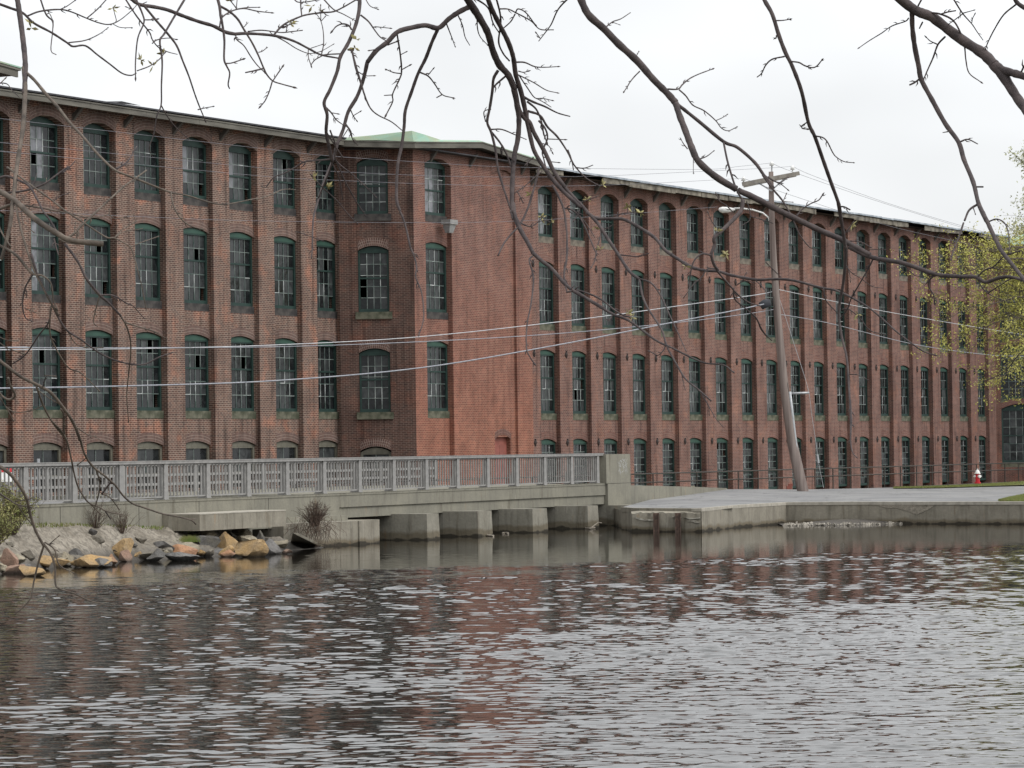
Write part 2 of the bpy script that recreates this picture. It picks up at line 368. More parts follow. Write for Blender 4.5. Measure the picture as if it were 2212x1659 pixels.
def arch_ring(rc, x0, x1, y, zs, rise, t=.34, rings=3, n=14):
    W = x1-x0; mb = MB(); mb.M = rc.M; rc.l.append(mb)
    R = ((W/2)**2+rise**2)/(2*rise); cz = zs+rise-R; cx = (x0+x1)/2; a0 = math.asin(min(1, W/2/R))
    pa = []
    for i in range(n+1):
        a = -a0+2*a0*i/n; pa.append((math.sin(a), math.cos(a), a*R))
    for i in range(n):
        q = []
        for (sx, cz_, uu), rr in ((pa[i], R+.004), (pa[i+1], R+.004), (pa[i+1], R+t), (pa[i], R+t)):
            q.append((max(x0, min(x1, cx+sx*rr)), y-.012, cz+cz_*rr))
        uv = [(pa[i][2], 0), (pa[i+1][2], 0), (pa[i+1][2], t), (pa[i][2], t)]
        mb.quad(*q, uv)
        if i in (0,): pass
    # top edge thickness
    for i in range(n):
        a, b = pa[i], pa[i+1]
        xa, za = max(x0, min(x1, cx+a[0]*(R+t))), cz+a[1]*(R+t); xb, zb = max(x0, min(x1, cx+b[0]*(R+t))), cz+b[1]*(R+t)
        mb.quad((xa, y-.012, za), (xb, y-.012, zb), (xb, y+.01, zb), (xa, y+.01, za), [(0, 0), (.1, 0), (.1, .05), (0, .05)])
def slot_wall(mb, ring, xa, xb, rows, zbase, ztop, front=0., first_flush=True):
    """one bay: panel with arched openings (rows from the top: (zb, zspring, rise)), the first row's arch in the pier face"""
    W = xb-xa; n = 10; D = P+front; yi = D+.24
    for k, (zb, zs, rise) in enumerate(rows):
        upz = ztop if k == 0 else rows[k-1][0]-.3
        y = front if (k == 0 and first_flush) else D
        rs = rise
        for i in range(n):
            x0, x1 = xa+W*i/n, xa+W*(i+1)/n
            z0, z1 = arch_z(x0-xa, W, zs, rs), arch_z(x1-xa, W, zs, rs)
            mb.quad((x0, y, z0), (x1, y, z1), (x1, y, upz), (x0, y, upz))
            mb.quad((x0, yi, z0), (x1, yi, z1), (x1, y, z1), (x0, y, z0))
        if k > 0: arch_ring(ring, xa+.005, xb-.005, D, zs, rs)
        else: arch_ring(ring, xa-.02, xb+.02, y, zs, rs, .36)
    zb = rows[-1][0]-.3
    if zb > zbase: mb.box(xa+.001, xb-.001, D, yi, zbase, zb)
def interior(mb, x0, x1, y0, y1, floors):
    mb.quad((x0, y1, 0), (x1, y1, 0), (x1, y1, 16), (x0, y1, 16)); mb.quad((x0, y0, 0), (x0, y1, 0), (x0, y1, 16), (x0, y0, 16)); mb.quad((x1, y0, 0), (x1, y1, 0), (x1, y1, 16), (x1, y0, 16))
    for z in floors: mb.quad((x0, y0, z), (x1, y0, z), (x1, y1, z), (x0, y1, z))
ROWS = [(12.97, 15.10, .28), (8.84, 11.63, .18), (4.62, 7.45, .18)]
R4L = (1.9, 3.26, .18); R4R = (.6, 3.24, .18)
HS = [r[1]-r[0] for r in ROWS]
WL, WR = 2.05, 1.94
def kinds(W, tag_):
    return [win_set(tag_+'1', W, HS[0]-.02, .27, 5, 4, HS[0]*.5, pap=(1, 4), headmat=M_green), win_set(tag_+'2', W, HS[1]-.02, .17, 5, 5, 1.68, pap=(4,)), win_set(tag_+'3', W, HS[2]-.02, .17, 5, 5, 1.68)]
KL = kinds(WL, 'L'); KR = kinds(WR, 'R')
K4L = win_set('L4', WL, 1.14, .17, 2, 1, None, headmat=M_cream, fm=M_cream, frame=.14)
K4R = win_set('R4', WR, 2.62, .17, 4, 7, 1.0, frame=.09)
SL = [sill_mesh(WL, M_sill), sill_mesh(WL, M_sill), sill_mesh(WL, M_sillm, pr=.1)]
SR = [sill_mesh(WR, M_silll), sill_mesh(WR, M_sillm), sill_mesh(WR, M_sillm, pr=.1)]
# eaves
M_brk = simple('bracket wood', (.11, .098, .085), (.06, .055, .05))
BOARDS = []
def eave(mb_f, mb_r, mb_s, x0, x1, off, z, seg=None, broken=False, zwall=16.0):
    """fascia along the building x axis at y=-off; z = top"""
    if not broken:
        x = x0
        while x < x1-.01:
            e = min(x+3.6, x1); dz = (random.random()-.5)*.012
            mb_f.box(x+.004, e-.004, -off, -off+.05, z-.31+dz, z-.12+dz); mb_f.box(x+.004, e-.004, -off-.03, -off+.05, z-.12+dz, z-.07+dz); x = e
    else:
        x = x0; k = 0
        while x < x1-.01:
            e = min(x+1.0+random.random()*2.2, x1); dz = (random.random()-.6)*.09; t = (random.random()-.5)*.08
            gap = random.random() < .10 or (39.7 < x < 42.6)
            if not gap:
                hgt = .20+.09*random.random(); zz = z-.045
                mb_f = MB(); BOARDS.append(mb_f); mb_f.add([(x+.01, -off+t, zz-hgt+dz), (e-.01, -off, zz-hgt-dz*.5), (e-.01, -off+.05, zz-hgt-dz*.5), (x+.01, -off+.05+t, zz-hgt+dz),
                          (x+.01, -off+t, zz+dz*.3), (e-.01, -off, zz), (e-.01, -off+.05, zz), (x+.01, -off+.05+t, zz+dz*.3)],
                         [(0, 3, 2, 1), (4, 5, 6, 7), (0, 1, 5, 4), (1, 2, 6, 5), (2, 3, 7, 6), (3, 0, 4, 7)])
            x = e
    mb_r.box(x0, x1, -off-.05, 12, z-.03, z+.03)
    mb_s.quad((x0, -off+.06, z-.2), (x1, -off+.06, z-.2), (x1, 0.05, z-.2), (x0, .05, z-.2))
def brackets(xs, off, z, parent, y0=0.):
    b = MB(); b.add([(-.07, 0, -.55), (.07, 0, -.55), (.07, -off+.1, -.02), (-.07, -off+.1, -.02), (-.07, 0, -.3), (.07, 0, -.3), (.07, -off+.25, 0), (-.07, -off+.25, 0)],
                    [(0, 1, 2, 3), (4, 7, 6, 5), (0, 4, 5, 1), (3, 2, 6, 7), (0, 3, 7, 4), (1, 5, 6, 2)])
    me = b.mesh('bracket', M_brk)
    for x in xs:
        o = link('bracket', me, parent); o.location = (x, y0, z-.2)
# ---- left wing
left = empty('mill_wing', 'brown brick mill wing at left with seven full bays of green windows', 'building', M=BM, group='wings of the long brick mill')
wall = MB(); ring = Rings(); dk = MB(); nb = range(-4, 7)
sx = lambda k: -.86+3.258*k
for k in nb:
    xa = sx(k); xb = xa+2.07 if k < 6 else 20.62
    slot_wall(wall, ring, xa, xb, ROWS+[R4L], -1, 15.86)
    for r in range(3):
        put_window(KL[r], left, Matrix.Translation((xa+.01 if k < 6 else xa-.12, P+.07, ROWS[r][0])), SL[r], 1 if r == 2 and k > 3 else 0, gi={(0, 0): 1, (0, 1): 0, (0, 3): 4, (0, 4): 4, (1, 1): 1}.get((r, k)))
    put_window(K4L, left, Matrix.Translation((xa+.01 if k < 6 else xa-.12, P+.07, 2.1)))
    if k < 6: wall.box(xb, xa+3.258, 0, .6, -1, 15.86)
wall.box(sx(-4)-1.2, sx(-4), 0, .6, -1, 15.86); wall.box(20.622, 21.2, .01, .6, -1, 15.86)
wall.build('wall', M_bl, left); ring.build('brick_arch', M_arch, left)
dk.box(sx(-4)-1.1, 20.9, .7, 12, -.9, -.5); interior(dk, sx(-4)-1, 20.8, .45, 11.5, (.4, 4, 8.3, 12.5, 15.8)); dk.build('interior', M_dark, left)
f_, r_, s_ = MB(), MB(), MB(); eave(f_, r_, s_, -16, 20.3, .62, 16.06)
f_.build('fascia', M_fasc, left); r_.build('roof', M_roofd, left); s_.build('soffit', M_soff, left)
brackets([sx(k)-.6 for k in range(-3, 7)], .62, 16.06, left)
fl = MB(); a = onwall(245, 236, .5); b_ = onwall(305, 240, .5); fl.add([(a[0], -.6, 16.09), (b_[0], -.5, 16.16), (b_[0]-.5, -.2, 16.2), (a[0], .2, 16.2), (a[0]+.4, -.6, 16.2)], [(0, 1, 4), (1, 2, 3, 4), (0, 4, 3), (0, 3, 2, 1)]); fl.build('lifted_roofing', M_roofd, left)
# ---- right wing
right = empty('mill_wing', 'long red brick mill wing receding right behind the utility pole', 'building', M=BM, group='wings of the long brick mill')
wall = MB(); ring = Rings(); dk = MB(); anc = MB(); anc.lathe((0, 0, 0), [(.10, 0), (.12, .02), (.06, .06), (.02, .08)], 8)
anc.add([(-.035, .01, -.17), (.035, .01, -.17), (.035, -.05, .17), (-.035, -.05, .17)], [(0, 1, 2, 3)])
ancm = MB()
ancm.M = Matrix.Rotation(math.radians(90), 4, 'X'); ancm.lathe((0, 0, 0), [(.10, 0), (.13, .02), (.07, .06), (.02, .08)], 10); ancm.M = None
ancm.box(-.035, .035, -.05, -.0, -.17, .17)
anc_me = ancm.mesh('wall_anchor', M_iron)
sr = lambda k: 38.37+3.252*k
wall.box(32.4, sr(0), 0, .6, -1, 15.86)
for k in range(19):
    xa = sr(k); xb = xa+1.96
    slot_wall(wall, ring, xa, xb, ROWS+[R4R], -1, 15.86)
    for r in range(3):
        put_window(KR[r], right, Matrix.Translation((xa+.01, P+.07, ROWS[r][0])), SR[r], (0, 0, 2 if k < 5 else 1)[r], gi={(0, 0): 1, (0, 1): 4}.get((r, k), random.choice((0, 2, 3, 5))))
    put_window(K4R, right, Matrix.Translation((xa+.01, P+.07, R4R[0])), gi=random.choice((0, 2, 3, 5)))
    wall.box(xb, xa+3.252, 0, .6, -1, 15.86)
    for r, z in enumerate((11.62, 7.42, 3.25)):
        o = link('wall_anchor', anc_me, right); o.location = (xa-.62, -.001, z)
wall.build('wall', M_br, right); ring.build('brick_arch', M_archr, right)
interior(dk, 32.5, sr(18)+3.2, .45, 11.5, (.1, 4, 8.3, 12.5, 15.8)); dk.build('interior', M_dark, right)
f_, r_, s_ = MB(), MB(), MB(); eave(f_, r_, s_, 37.2, 101.5, .62, 16.08, broken=True)
[q.build('fascia_board', M_rot, right) for q in BOARDS]; r_.build('roof', M_roofd, right); s_.build('soffit', M_soff, right)
e_ = MB(); x = 37.2
while x < 101.4:
    q = min(x+1.5+random.random()*3, 101.5); dz = random.random()*.03
    e_.box(x, q-.02, -.71, -.66, 16.04+dz, 16.13+dz); x = q
e_.build('drip_edge', M_rooft, right)
brackets([sr(k)-.6 for k in range(0, 19)], .5, 16.02, right)
# ---- stair tower
tower = empty('stair_tower', 'projecting orange red brick stair tower with green copper roof edge', 'building', M=BM)
OT = 2.77; CXs = 21.97
wall = MB(); ring = Rings(); wall.M = Matrix.Translation((0, -OT, 0)); ring.M = wall.M
def gz(x): return 15.52 + (x-CXs)*(.42/5.0) if x < 27 else 15.94-(x-27)*(.42/5.3)
def top_fill(x0, x1, z0):   # front wall up to the raking eave
    n = 6
    for i in range(n):
        a, b = x0+(x1-x0)*i/n, x0+(x1-x0)*(i+1)/n
        wall.quad((a, 0, z0), (b, 0, z0), (b, 0, gz(b)+.12), (a, 0, gz(a)+.12))
for a, b in ((CXs, 22.95), (25.2, 28.8), (30.95, 32.4)):
    wall.box(a, b, 0, .6, -1, 15.4); top_fill(a, b, 15.4)
slot_wall(wall, ring, 22.95, 25.2, ROWS, -1, 15.56)
top_fill(22.95, 25.2, 15.56)
# blind bay with a door
slot_wall(wall, ring, 28.8, 30.95, [(15.0, 15.05, .25)], 15.0, 15.5); top_fill(28.8, 30.95, 15.5)
wall.M = Matrix.Translation((0, -OT, 0))
wall.box(28.8, 28.98, P-.1, .5, -1, 15.4); 
wall.box(28.98, 30.45, P-.1, .5, 3.5, 15.4); wall.box(30.45, 30.95, P-.1, .5, -1, 15.4)
arch_ring(ring, 28.95, 30.5, P-.1, 3.36, .24, .25)
wall.M = None
wall.quad((32.4, -OT, -1), (32.4, 0, -1), (32.4, 0, 16), (32.4, -OT, 15.6))
wall.build('front_wall', M_bt, tower); ring.build('brick_arch', M_archr, tower)
d_ = MB(); d_.box(29.0, 30.43, -OT+.3, -OT+.36, .9, 3.5); d_.box(29.12, 29.72, -OT+.27, -OT+.3, 1.0, 3.15); d_.box(29.74, 30.3, -OT+.27, -OT+.3, 1.0, 3.15); d_.build('door', M_door, tower)
KT = kinds(2.23, 'T')
for r in range(3):
    put_window(KT[r], tower, Matrix.Translation((22.96, -OT+P+.07, ROWS[r][0])), sill_mesh(2.23, (M_sill, M_sill, M_sillm)[r], pr=.08), 1, gi=(1, 2, 3)[r])
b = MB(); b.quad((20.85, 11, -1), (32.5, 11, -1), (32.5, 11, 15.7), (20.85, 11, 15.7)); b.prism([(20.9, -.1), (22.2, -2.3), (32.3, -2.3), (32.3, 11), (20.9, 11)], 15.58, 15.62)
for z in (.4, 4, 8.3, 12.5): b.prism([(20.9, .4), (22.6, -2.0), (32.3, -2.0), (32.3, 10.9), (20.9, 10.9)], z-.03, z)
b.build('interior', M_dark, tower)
b = MB(); b.prism([(20.6, -.4), (22.2, -3.2), (32.6, -3.2), (37.2, .6), (37.2, 12), (20.3, 12)], 15.63, 15.68); b.build('flat_roof', M_roofd, tower)
# face A (chamfer facing the water)
J = Vector((20.47, 0, 0)); Cc = Vector((CXs, -OT, 0)); dA = (Cc-J); LA = dA.length; dA.normalize()
nA = Vector((-dA.y, dA.x, 0))     # inward
if nA.y < 0: nA = -nA
MA = Matrix(((dA.x, nA.x, 0, J.x), (dA.y, nA.y, 0, J.y), (0, 0, 1, 0), (0, 0, 0, 1)))
wa = MB(); ra = Rings(); wa.M = MA; ra.M = MA
RA = [(12.92, 15.07, .22), (8.80, 11.39, .19), (4.59, 7.08, .19), (1.9, 2.97, .18)]
xa, xb = .78, 2.09
wa.box(0, xa, 0, .5, -1, 15.86); wa.box(xb, LA, 0, .5, -1, 15.86)
Psave = P; P = 0.
slot_wall(wa, ra, xa, xb, RA, -1, 15.86)
P = Psave
wa.M = None; wa.build('side_wall', M_ba, tower);  ra.build('brick_arch', M_arch, tower)
for r in range(3):
    hs = RA[r][1]-RA[r][0]
    ws = win_set('A%d' % r, 1.29, hs-.02, .18, 4, 5, hs*.55, frame=.08, headmat=M_green)
    put_window(ws, tower, MA @ Matrix.Translation((xa+.01, .12, RA[r][0])), sill_mesh(1.29, (M_sill, M_sillm, M_sillm)[r], ov=.13, pr=.2), 1, gi=(0, 2, 3)[r])
put_window(win_set('A4', 1.29, .95, .2, 2, 1, None, headmat=M_cream, fm=M_cream), tower, MA @ Matrix.Translation((xa+.01, .12, 1.95)))
# tower eave: raking fascia following the shallow gable
ev = [(19.95, .55, 15.98), (21.12, 3.37, 15.84), (26.95, 3.37, 16.28), (32.25, 3.37, 15.86), (33.1, 2.9, 15.8), (33.1, -1, 15.8)]
fs_, rf, sf, cp = MB(), MB(), MB(), MB()
wallin = [(20.6, -.3, 0), (22.1, 2.7, 0), (27, 2.7, 0), (32.35, 2.7, 0), (32.35, 2.7, 0), (32.35, -1, 0)]
for (a, b), (wa_, wb_) in zip(zip(ev[:-1], ev[1:]), zip(wallin[:-1], wallin[1:])):
    A = Vector((a[0], -a[1], a[2])); B = Vector((b[0], -b[1], b[2])); inn = (B-A).cross(Vector((0, 0, 1))); inn.z = 0; inn.normalize(); inn = -inn*.06
    def strip(mb, z0, z1, o0, o1):
        q = [A+Vector((0, 0, z0))+inn*o0, B+Vector((0, 0, z0))+inn*o0, B+Vector((0, 0, z1))+inn*o0, A+Vector((0, 0, z1))+inn*o0]
        q2 = [p+inn*(o1-o0) for p in q]
        mb.add(q+q2, [(0, 1, 2, 3), (4, 7, 6, 5), (3, 2, 6, 7), (0, 4, 5, 1), (0, 3, 7, 4), (1, 5, 6, 2)])
    strip(fs_, -.27, -.05, 0, 1); strip(fs_, -.05, 0, -.5, 1)
    sf.quad(A+Vector((0, 0, -.24)), B+Vector((0, 0, -.24)), Vector((wb_[0], -wb_[1], B.z-.24)), Vector((wa_[0], -wa_[1], A.z-.24)))
fs_.build('fascia', M_fasc, tower); sf.build('soffit', M_soff, tower)
prof = [(19.95, .5, 15.97, .10), (20.5, 1.85, 15.94, .22), (21.15, 3.3, 15.85, .46), (22.3, 3.3, 15.93, .30), (23.6, 3.3, 16.02, .10), (26.95, 3.3, 16.26, .10), (29.5, 3.3, 16.06, .11), (32.3, 3.3, 15.85, .12), (33.0, 2.9, 15.79, .35), (33.0, -1, 15.8, .35)]
for a, b in zip(prof[:-1], prof[1:]):
    A = Vector((a[0], -a[1], a[2])); B = Vector((b[0], -b[1], b[2])); A1 = A+Vector((.06, .12, a[3])); B1 = B+Vector((.06, .12, b[3]))
    cp.quad(A, B, B1, A1)
    A2 = Vector((a[0]+.5, 4, 15.9+.2)); B2 = Vector((b[0]+.5, 4, 16.1)); cp.quad(A1, B1, B2, A2)
cp.build('copper_roof', M_cop, tower)
brackets([23.5, 26.9, 31.6], .5, 15.95, tower, -OT)
# ---- left tower corner whose eave enters the picture top left
s0, z0 = onwall(43, 152, 3.37)
lt = empty('stair_tower', 'stair tower past the left edge, only its grey eave corner showing', 'building', M=BM)
b = MB(); b.box(s0-12, s0-.8, -2.77, .0, -1, z0-.2); b.build('wall', M_bl, lt)
b = MB()
def sbox(mb, xA, xB, yA, yB, zA0, zA1, zB0, zB1):
    mb.add([(xA,yA,zA0),(xB,yA,zB0),(xB,yB,zB0),(xA,yB,zA0),(xA,yA,zA1),(xB,yA,zB1),(xB,yB,zB1),(xA,yB,zA1)],[(0,3,2,1),(4,5,6,7),(0,1,5,4),(1,2,6,5),(2,3,7,6),(3,0,4,7)])
sbox(b, s0-6, s0-.1, -3.37, -3.30, z0+.15, z0+.40, z0-.25, z0-.02); sbox(b, s0-6, s0, -3.42, -3.30, z0+.40, z0+.5, z0-.02, z0+.06); b.build('fascia', M_fasc, lt)
b = MB(); sbox(b, s0-6, s0+.02, -3.44, 3, z0+.5, z0+.55, z0+.06, z0+.11); b.build('copper_roof', M_cop, lt)
b = MB(); b.box(s0-6, s0-.3, -3.29, -2.7, z0-.22, z0-.12); b.build('soffit', M_soff, lt)
# ---- far end block
end = empty('mill_end_block', 'shaded brick end block of the mill behind the budding tree', 'building', M=BM)
J2 = Vector((sr(18)+3.25, 0, 0)); dE = dA.copy(); ME = Matrix(((dE.x, nA.x, 0, J2.x), (dE.y, nA.y, 0, J2.y), (0, 0, 1, 0), (0, 0, 0, 1)))
we = MB(); re_ = Rings(); we.M = ME; re_.M = ME
def solve_e(px):   # distance along the end face seen at picture x
    best = None
    for i in range(0, 1500):
        t = i*.01; p = BM @ (ME @ Vector((t, 0, 5))); v = np.array(p)-[0, 0, H]; X = CX+FP*(v@rt)/(v@fwd)
        if X > px: return t
    return 15
ea = solve_e(2163); RE = [(9.4, 13.3, .3), (5.75, 8.9, .3), (1.7, 5.1, .3)]
cols = [ea, ea+3.6, ea+7.2, ea+10.8]; EW = 2.3
Psave = P; P = 0.; prev = 0
for c in cols:
    we.box(prev, c, 0, .5, -1, 15.4); slot_wall(we, re_, c, c+EW, RE, -1, 15.4); prev = c+EW
P = Psave
we.box(prev, prev+1.5, 0, .5, -1, 15.4); we.M = None
we.build('wall', M_be, end); re_.build('brick_arch', M_archr, end)
for r, q in enumerate(RE):
    ws = win_set('E%d' % r, EW-.02, q[1]-q[0]-.02, .28, 5, 6, (q[1]-q[0])*.5, seeds=range(3), headmat=M_green); sm = sill_mesh(EW-.02, M_sillm, pr=.12, ov=.1)
    for c in cols: put_window(ws, end, ME @ Matrix.Translation((c+.01, .12, q[0])), sm)
b = MB(); b.M = ME; b.box(-.6, prev+2, -.6, -.5, 15.15, 15.45); b.M = None; b.build('fascia', M_rot, end)
b = MB(); b.M = ME; b.box(-.5, prev+2, -.62, 9, 15.46, 15.52); b.add([(-.3, -.5, 15.53), (prev+2, -.5, 15.53), (prev+2, 4, 16.9), (4, 4, 16.9)], [(0, 1, 2, 3)]); b.M = None; b.build('copper_roof', M_cop, end)
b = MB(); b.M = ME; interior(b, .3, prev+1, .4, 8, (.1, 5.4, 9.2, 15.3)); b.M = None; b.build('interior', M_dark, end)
# ---------------------------------------------------------------- water and land
def water_mat():
    t = NT('pond water'); g = t.n('ShaderNodeNewGeometry'); pos = g.outputs['Position']
    sp = t.n('ShaderNodeSeparateXYZ'); t.l(pos, sp.inputs[0])
    def ns(sc, scale, det, rough, off=(0, 0, 0)):
        mp = t.n('ShaderNodeMapping'); mp.inputs['Scale'].default_value = sc; mp.inputs['Location'].default_value = off; t.l(pos, mp.inputs[0]); return t.noise(mp.outputs[0], scale, det, rough)
    n1 = ns((.9, 1, 1), 3.3, 2.5, .5); n2 = ns((.8, 1, 1), 9, 2, .5, (3, 1, 0)); n3 = ns((.7, 1, 1), 1.0, 2, .5, (7, 2, 0))
    h = t.math('ADD', t.math('ADD', t.math('MULTIPLY', n1, W1), t.math('MULTIPLY', n2, W2)), t.math('MULTIPLY', n3, W3))
    b = t.n('ShaderNodeBump'); b.inputs['Strength'].default_value = 1; b.inputs['Distance'].default_value = 1; t.l(h, b.inputs['Height']); t.l(b.outputs[0], t.b.inputs['Normal'])
    t.b.inputs['IOR'].default_value = 1.33
    return t.done((.012, .011, .009), .03, 0, .5)
W1, W2, W3 = .002, .0008, .0
M_water = water_mat()
def water_mesh():
    rw = np.random.default_rng(5)
    ys = [27.]
    while ys[-1] < 128: ys.append(ys[-1]+.024+.00165*(ys[-1]-27))
    ys = np.array(ys); us = np.linspace(-1, 1.25, 860)
    U, Y = np.meshgrid(us, ys); X = U*(3.6+.185*Y); X = X.astype(np.float32); Y = Y.astype(np.float32)
    Z = np.zeros_like(X); N = 100
    for i in range(N):
        lam = .08*(.80/.08)**(rw.random()); th = rw.normal(0, .5); k = 2*np.pi/lam
        A = WSL*lam/np.sqrt(N)/(2*np.pi)*1.414; Z += A*np.sin(k*(X*np.sin(th)+Y*np.cos(th))+rw.random()*6.28)
    def nz(s_, seed):
        r2 = np.random.default_rng(seed); o = np.zeros_like(X)
        for _ in range(9): a = r2.random()*6.28; k = (.5+r2.random())*s_; o += np.sin(k*(X*np.cos(a)*.8+Y*np.sin(a)*1.3)+r2.random()*6.28)
        return o/3
    far = Y-X*.62+2.2*nz(.5, 1)+1.4*nz(1.6, 2)
    m_ = np.clip((85-far)/7.5, 0, 1); m_ = m_*m_*(3-2*m_)
    patch = np.clip(1.0+.34*nz(.35, 3)+.22*nz(1.1, 4), .35, 1.9)
    edge = np.clip((U+1)/.08, 0, 1)*np.clip((1.25-U)/.08, 0, 1)*np.clip((Y-27)/1.5, 0, 1)
    cal = .035+.10*np.clip((3-X)/8, 0, 1)
    Z *= (cal+(1-cal)*m_)*(1.22-.20*np.clip((70-Y)/30, 0, 1)+np.where(X < 0, .26, .06)*np.clip(X/Y/.16, -1.4, 1)-.16*np.clip(-X/Y/.08, 0, 1)*np.clip((Y-48)/20, 0, 1))*patch*edge; Z *= np.clip((128-Y)/2, 0, 1)
    ny_, nx_ = X.shape; co_ = np.stack([X, Y, Z], -1).reshape(-1, 3)
    idx = np.arange(ny_*nx_).reshape(ny_, nx_); q = np.stack([idx[:-1, :-1], idx[:-1, 1:], idx[1:, 1:], idx[1:, :-1]], -1).reshape(-1, 4)
    y0, y1 = float(ys[0]), float(ys[-1]); n0 = len(co_); xa0, xa1, xb0, xb1 = float(X[0, 0]), float(X[0, -1]), float(X[-1, 0]), float(X[-1, -1])
    ext = np.array([(-400, 4, 0), (400, 4, 0), (400, y0, 0), (-400, y0, 0), (-400, y1, 0), (400, y1, 0), (400, 240, 0), (-400, 240, 0), (xa0, y0, 0), (xa1, y0, 0), (xb1, y1, 0), (xb0, y1, 0)], np.float32)
    q2 = np.array([(0, 1, 2, 3), (3, 8, 11, 4), (9, 2, 5, 10), (4, 5, 6, 7)])+n0
    V = np.concatenate([co_, ext]); Q = np.concatenate([q, q2]); me = bpy.data.meshes.new('water')
    me.vertices.add(len(V)); me.vertices.foreach_set('co', V.astype(np.float32).ravel()); me.loops.add(len(Q)*4); me.loops.foreach_set('vertex_index', Q.ravel().astype(np.int32))
    me.polygons.add(len(Q)); me.polygons.foreach_set('loop_start', np.arange(0, len(Q)*4, 4, dtype=np.int32)); me.polygons.foreach_set('loop_total', np.full(len(Q), 4, np.int32)); me.polygons.foreach_set('use_smooth', np.ones(len(Q), bool))
    me.materials.append(M_water); me.update(calc_edges=True); me.validate(); return me
WSL = .088
tag(link('water', water_mesh()), kind='structure')
b = MB(); b.quad((-400, 4, -2.5), (400, 4, -2.5), (400, 240, -2.5), (-400, 240, -2.5)); tag(b.build('pond_bed', M_land), kind='structure')
# near bank (behind and below the camera)
b = MB(); b.add([(-400, 9, -2.5), (400, 9, -2.5), (400, 6.5, .9), (-400, 6.5, .9), (400, -400, 1.2), (-400, -400, 1.2)], [(0, 1, 2, 3), (3, 2, 4, 5)]); tag(b.build('near_bank', M_land), kind='structure')
# bridge frame
Z0, Z1 = 87.1, 122.7
q0 = at(60, 1090, Z0); q1 = at(1300, 1047, Z1); bu = Vector((q1.x-q0.x, q1.y-q0.y, 0)); LB = bu.length; bu.normalize(); bn = Vector((bu.y, -bu.x, 0))  # bn toward the water
zc = (q0.z+q1.z)/2
KM = Matrix(((bu.x, -bn.x, 0, q0.x), (bu.y, -bn.y, 0, q0.y), (0, 0, 1, 0), (0, 0, 0, 1)))   # bridge frame: x along, y away from the water
KI = KM.inverted()
def onbr(x, y, off=0.):
    R = ray(x, y); C0 = np.array([0, 0, H]); n = np.array(bn); P0 = np.array(q0)+n*off; t = ((P0-C0)@n)/(R@n); P_ = C0+R*t
    l = KI @ Vector(P_); return l.x, l.z
# far land behind the bridge and wharf, out to the horizon
def bp(s, y, z): return KM @ Vector((s, y, z))
xA = onbr(425, 1141)[0]      # where water begins under the bridge
xE, _ = onbr(1317, 1060)     # right end of the span
land = MB()
# sheet behind the bridge: y > 13 in the bridge frame
land.quad(bp(-300, 13.2, .95), bp(600, 13.2, .95), bp(600, 1500, .95), bp(-1500, 1500, .95))
land.quad(bp(-300, 13.2, .95), bp(-300, 13.2, -2.5), bp(600, 13.2, -2.5), bp(600, 13.2, .95))
# embankment left of the span
land.quad(bp(-300, 1.25, .93), bp(xA, 1.25, .93), bp(xA, 13.3, .93), bp(-300, 13.3, .93))
tag(land.build('ground', M_land), kind='structure')
# ---- the lot right of the bridge
front = [(1342, 1096, .80), (1370, 1098, .79), (1493, 1099, .79), (1515, 1098.5, .80), (1600, 1091, .80), (1698, 1085.5, .80), (1850, 1084.5, .80), (2000, 1084.5, .80), (2212, 1084, .80), (2500, 1081, .80), (3200, 1072, .80)]
fp = [onz(*q) for q in front]
back = [(1406, 1079, .86), (1425, 1077, .87), (1500, 1067, .95), (1571, 1057, 1.03), (1640, 1056.5, 1.03), (1732, 1057.5, .95), (1850, 1055, .9), (2000, 1052, .85), (2212, 1048, .8), (2500, 1043, .8), (3200, 1030, .8)]
bkp = [onz(*q) for q in back]
lot = MB()
for i in range(len(fp)-1):
    n = 5
    for k in range(n):
        a, c = k/n, (k+1)/n
        lot.quad(fp[i].lerp(bkp[i], a), fp[i+1].lerp(bkp[i+1], a), fp[i+1].lerp(bkp[i+1], c), fp[i].lerp(bkp[i], c))
tag(lot.build('pavement', M_asph), kind='structure')
apron = MB()
for i in range(len(bkp)-1):
    a, c = bkp[i], bkp[i+1]; apron.quad(a, c, c+Vector((NN[0]*-6, NN[1]*-6, -.55)), a+Vector((NN[0]*-6, NN[1]*-6, -.55)))
    a2, c2 = a+Vector((NN[0]*-6, NN[1]*-6, -.55)), c+Vector((NN[0]*-6, NN[1]*-6, -.55)); apron.quad(a2, c2, c2+Vector((NN[0]*-60, NN[1]*-60, 0)), a2+Vector((NN[0]*-60, NN[1]*-60, 0)))
b = MB()
for i in range(2): a, c = fp[i], fp[i+1]; b.quad((a.x, a.y+.02, -1.2), (c.x, c.y+.02, -1.2), (c.x, c.y+.02, c.z-.004), (a.x, a.y+.02, a.z-.004))
for i in range(3): a, c = fp[i], fp[i+1]; b.add([Vector((a.x, a.y-.06, a.z-.16)), Vector((c.x, c.y-.06, c.z-.16)), Vector((c.x, c.y-.06, c.z+.01)), Vector((a.x, a.y-.06, a.z+.01)), Vector((c.x, c.y+.5, c.z+.01)), Vector((a.x, a.y+.5, a.z+.01))], [(0, 1, 2, 3), (3, 2, 4, 5)])
EDGE = b
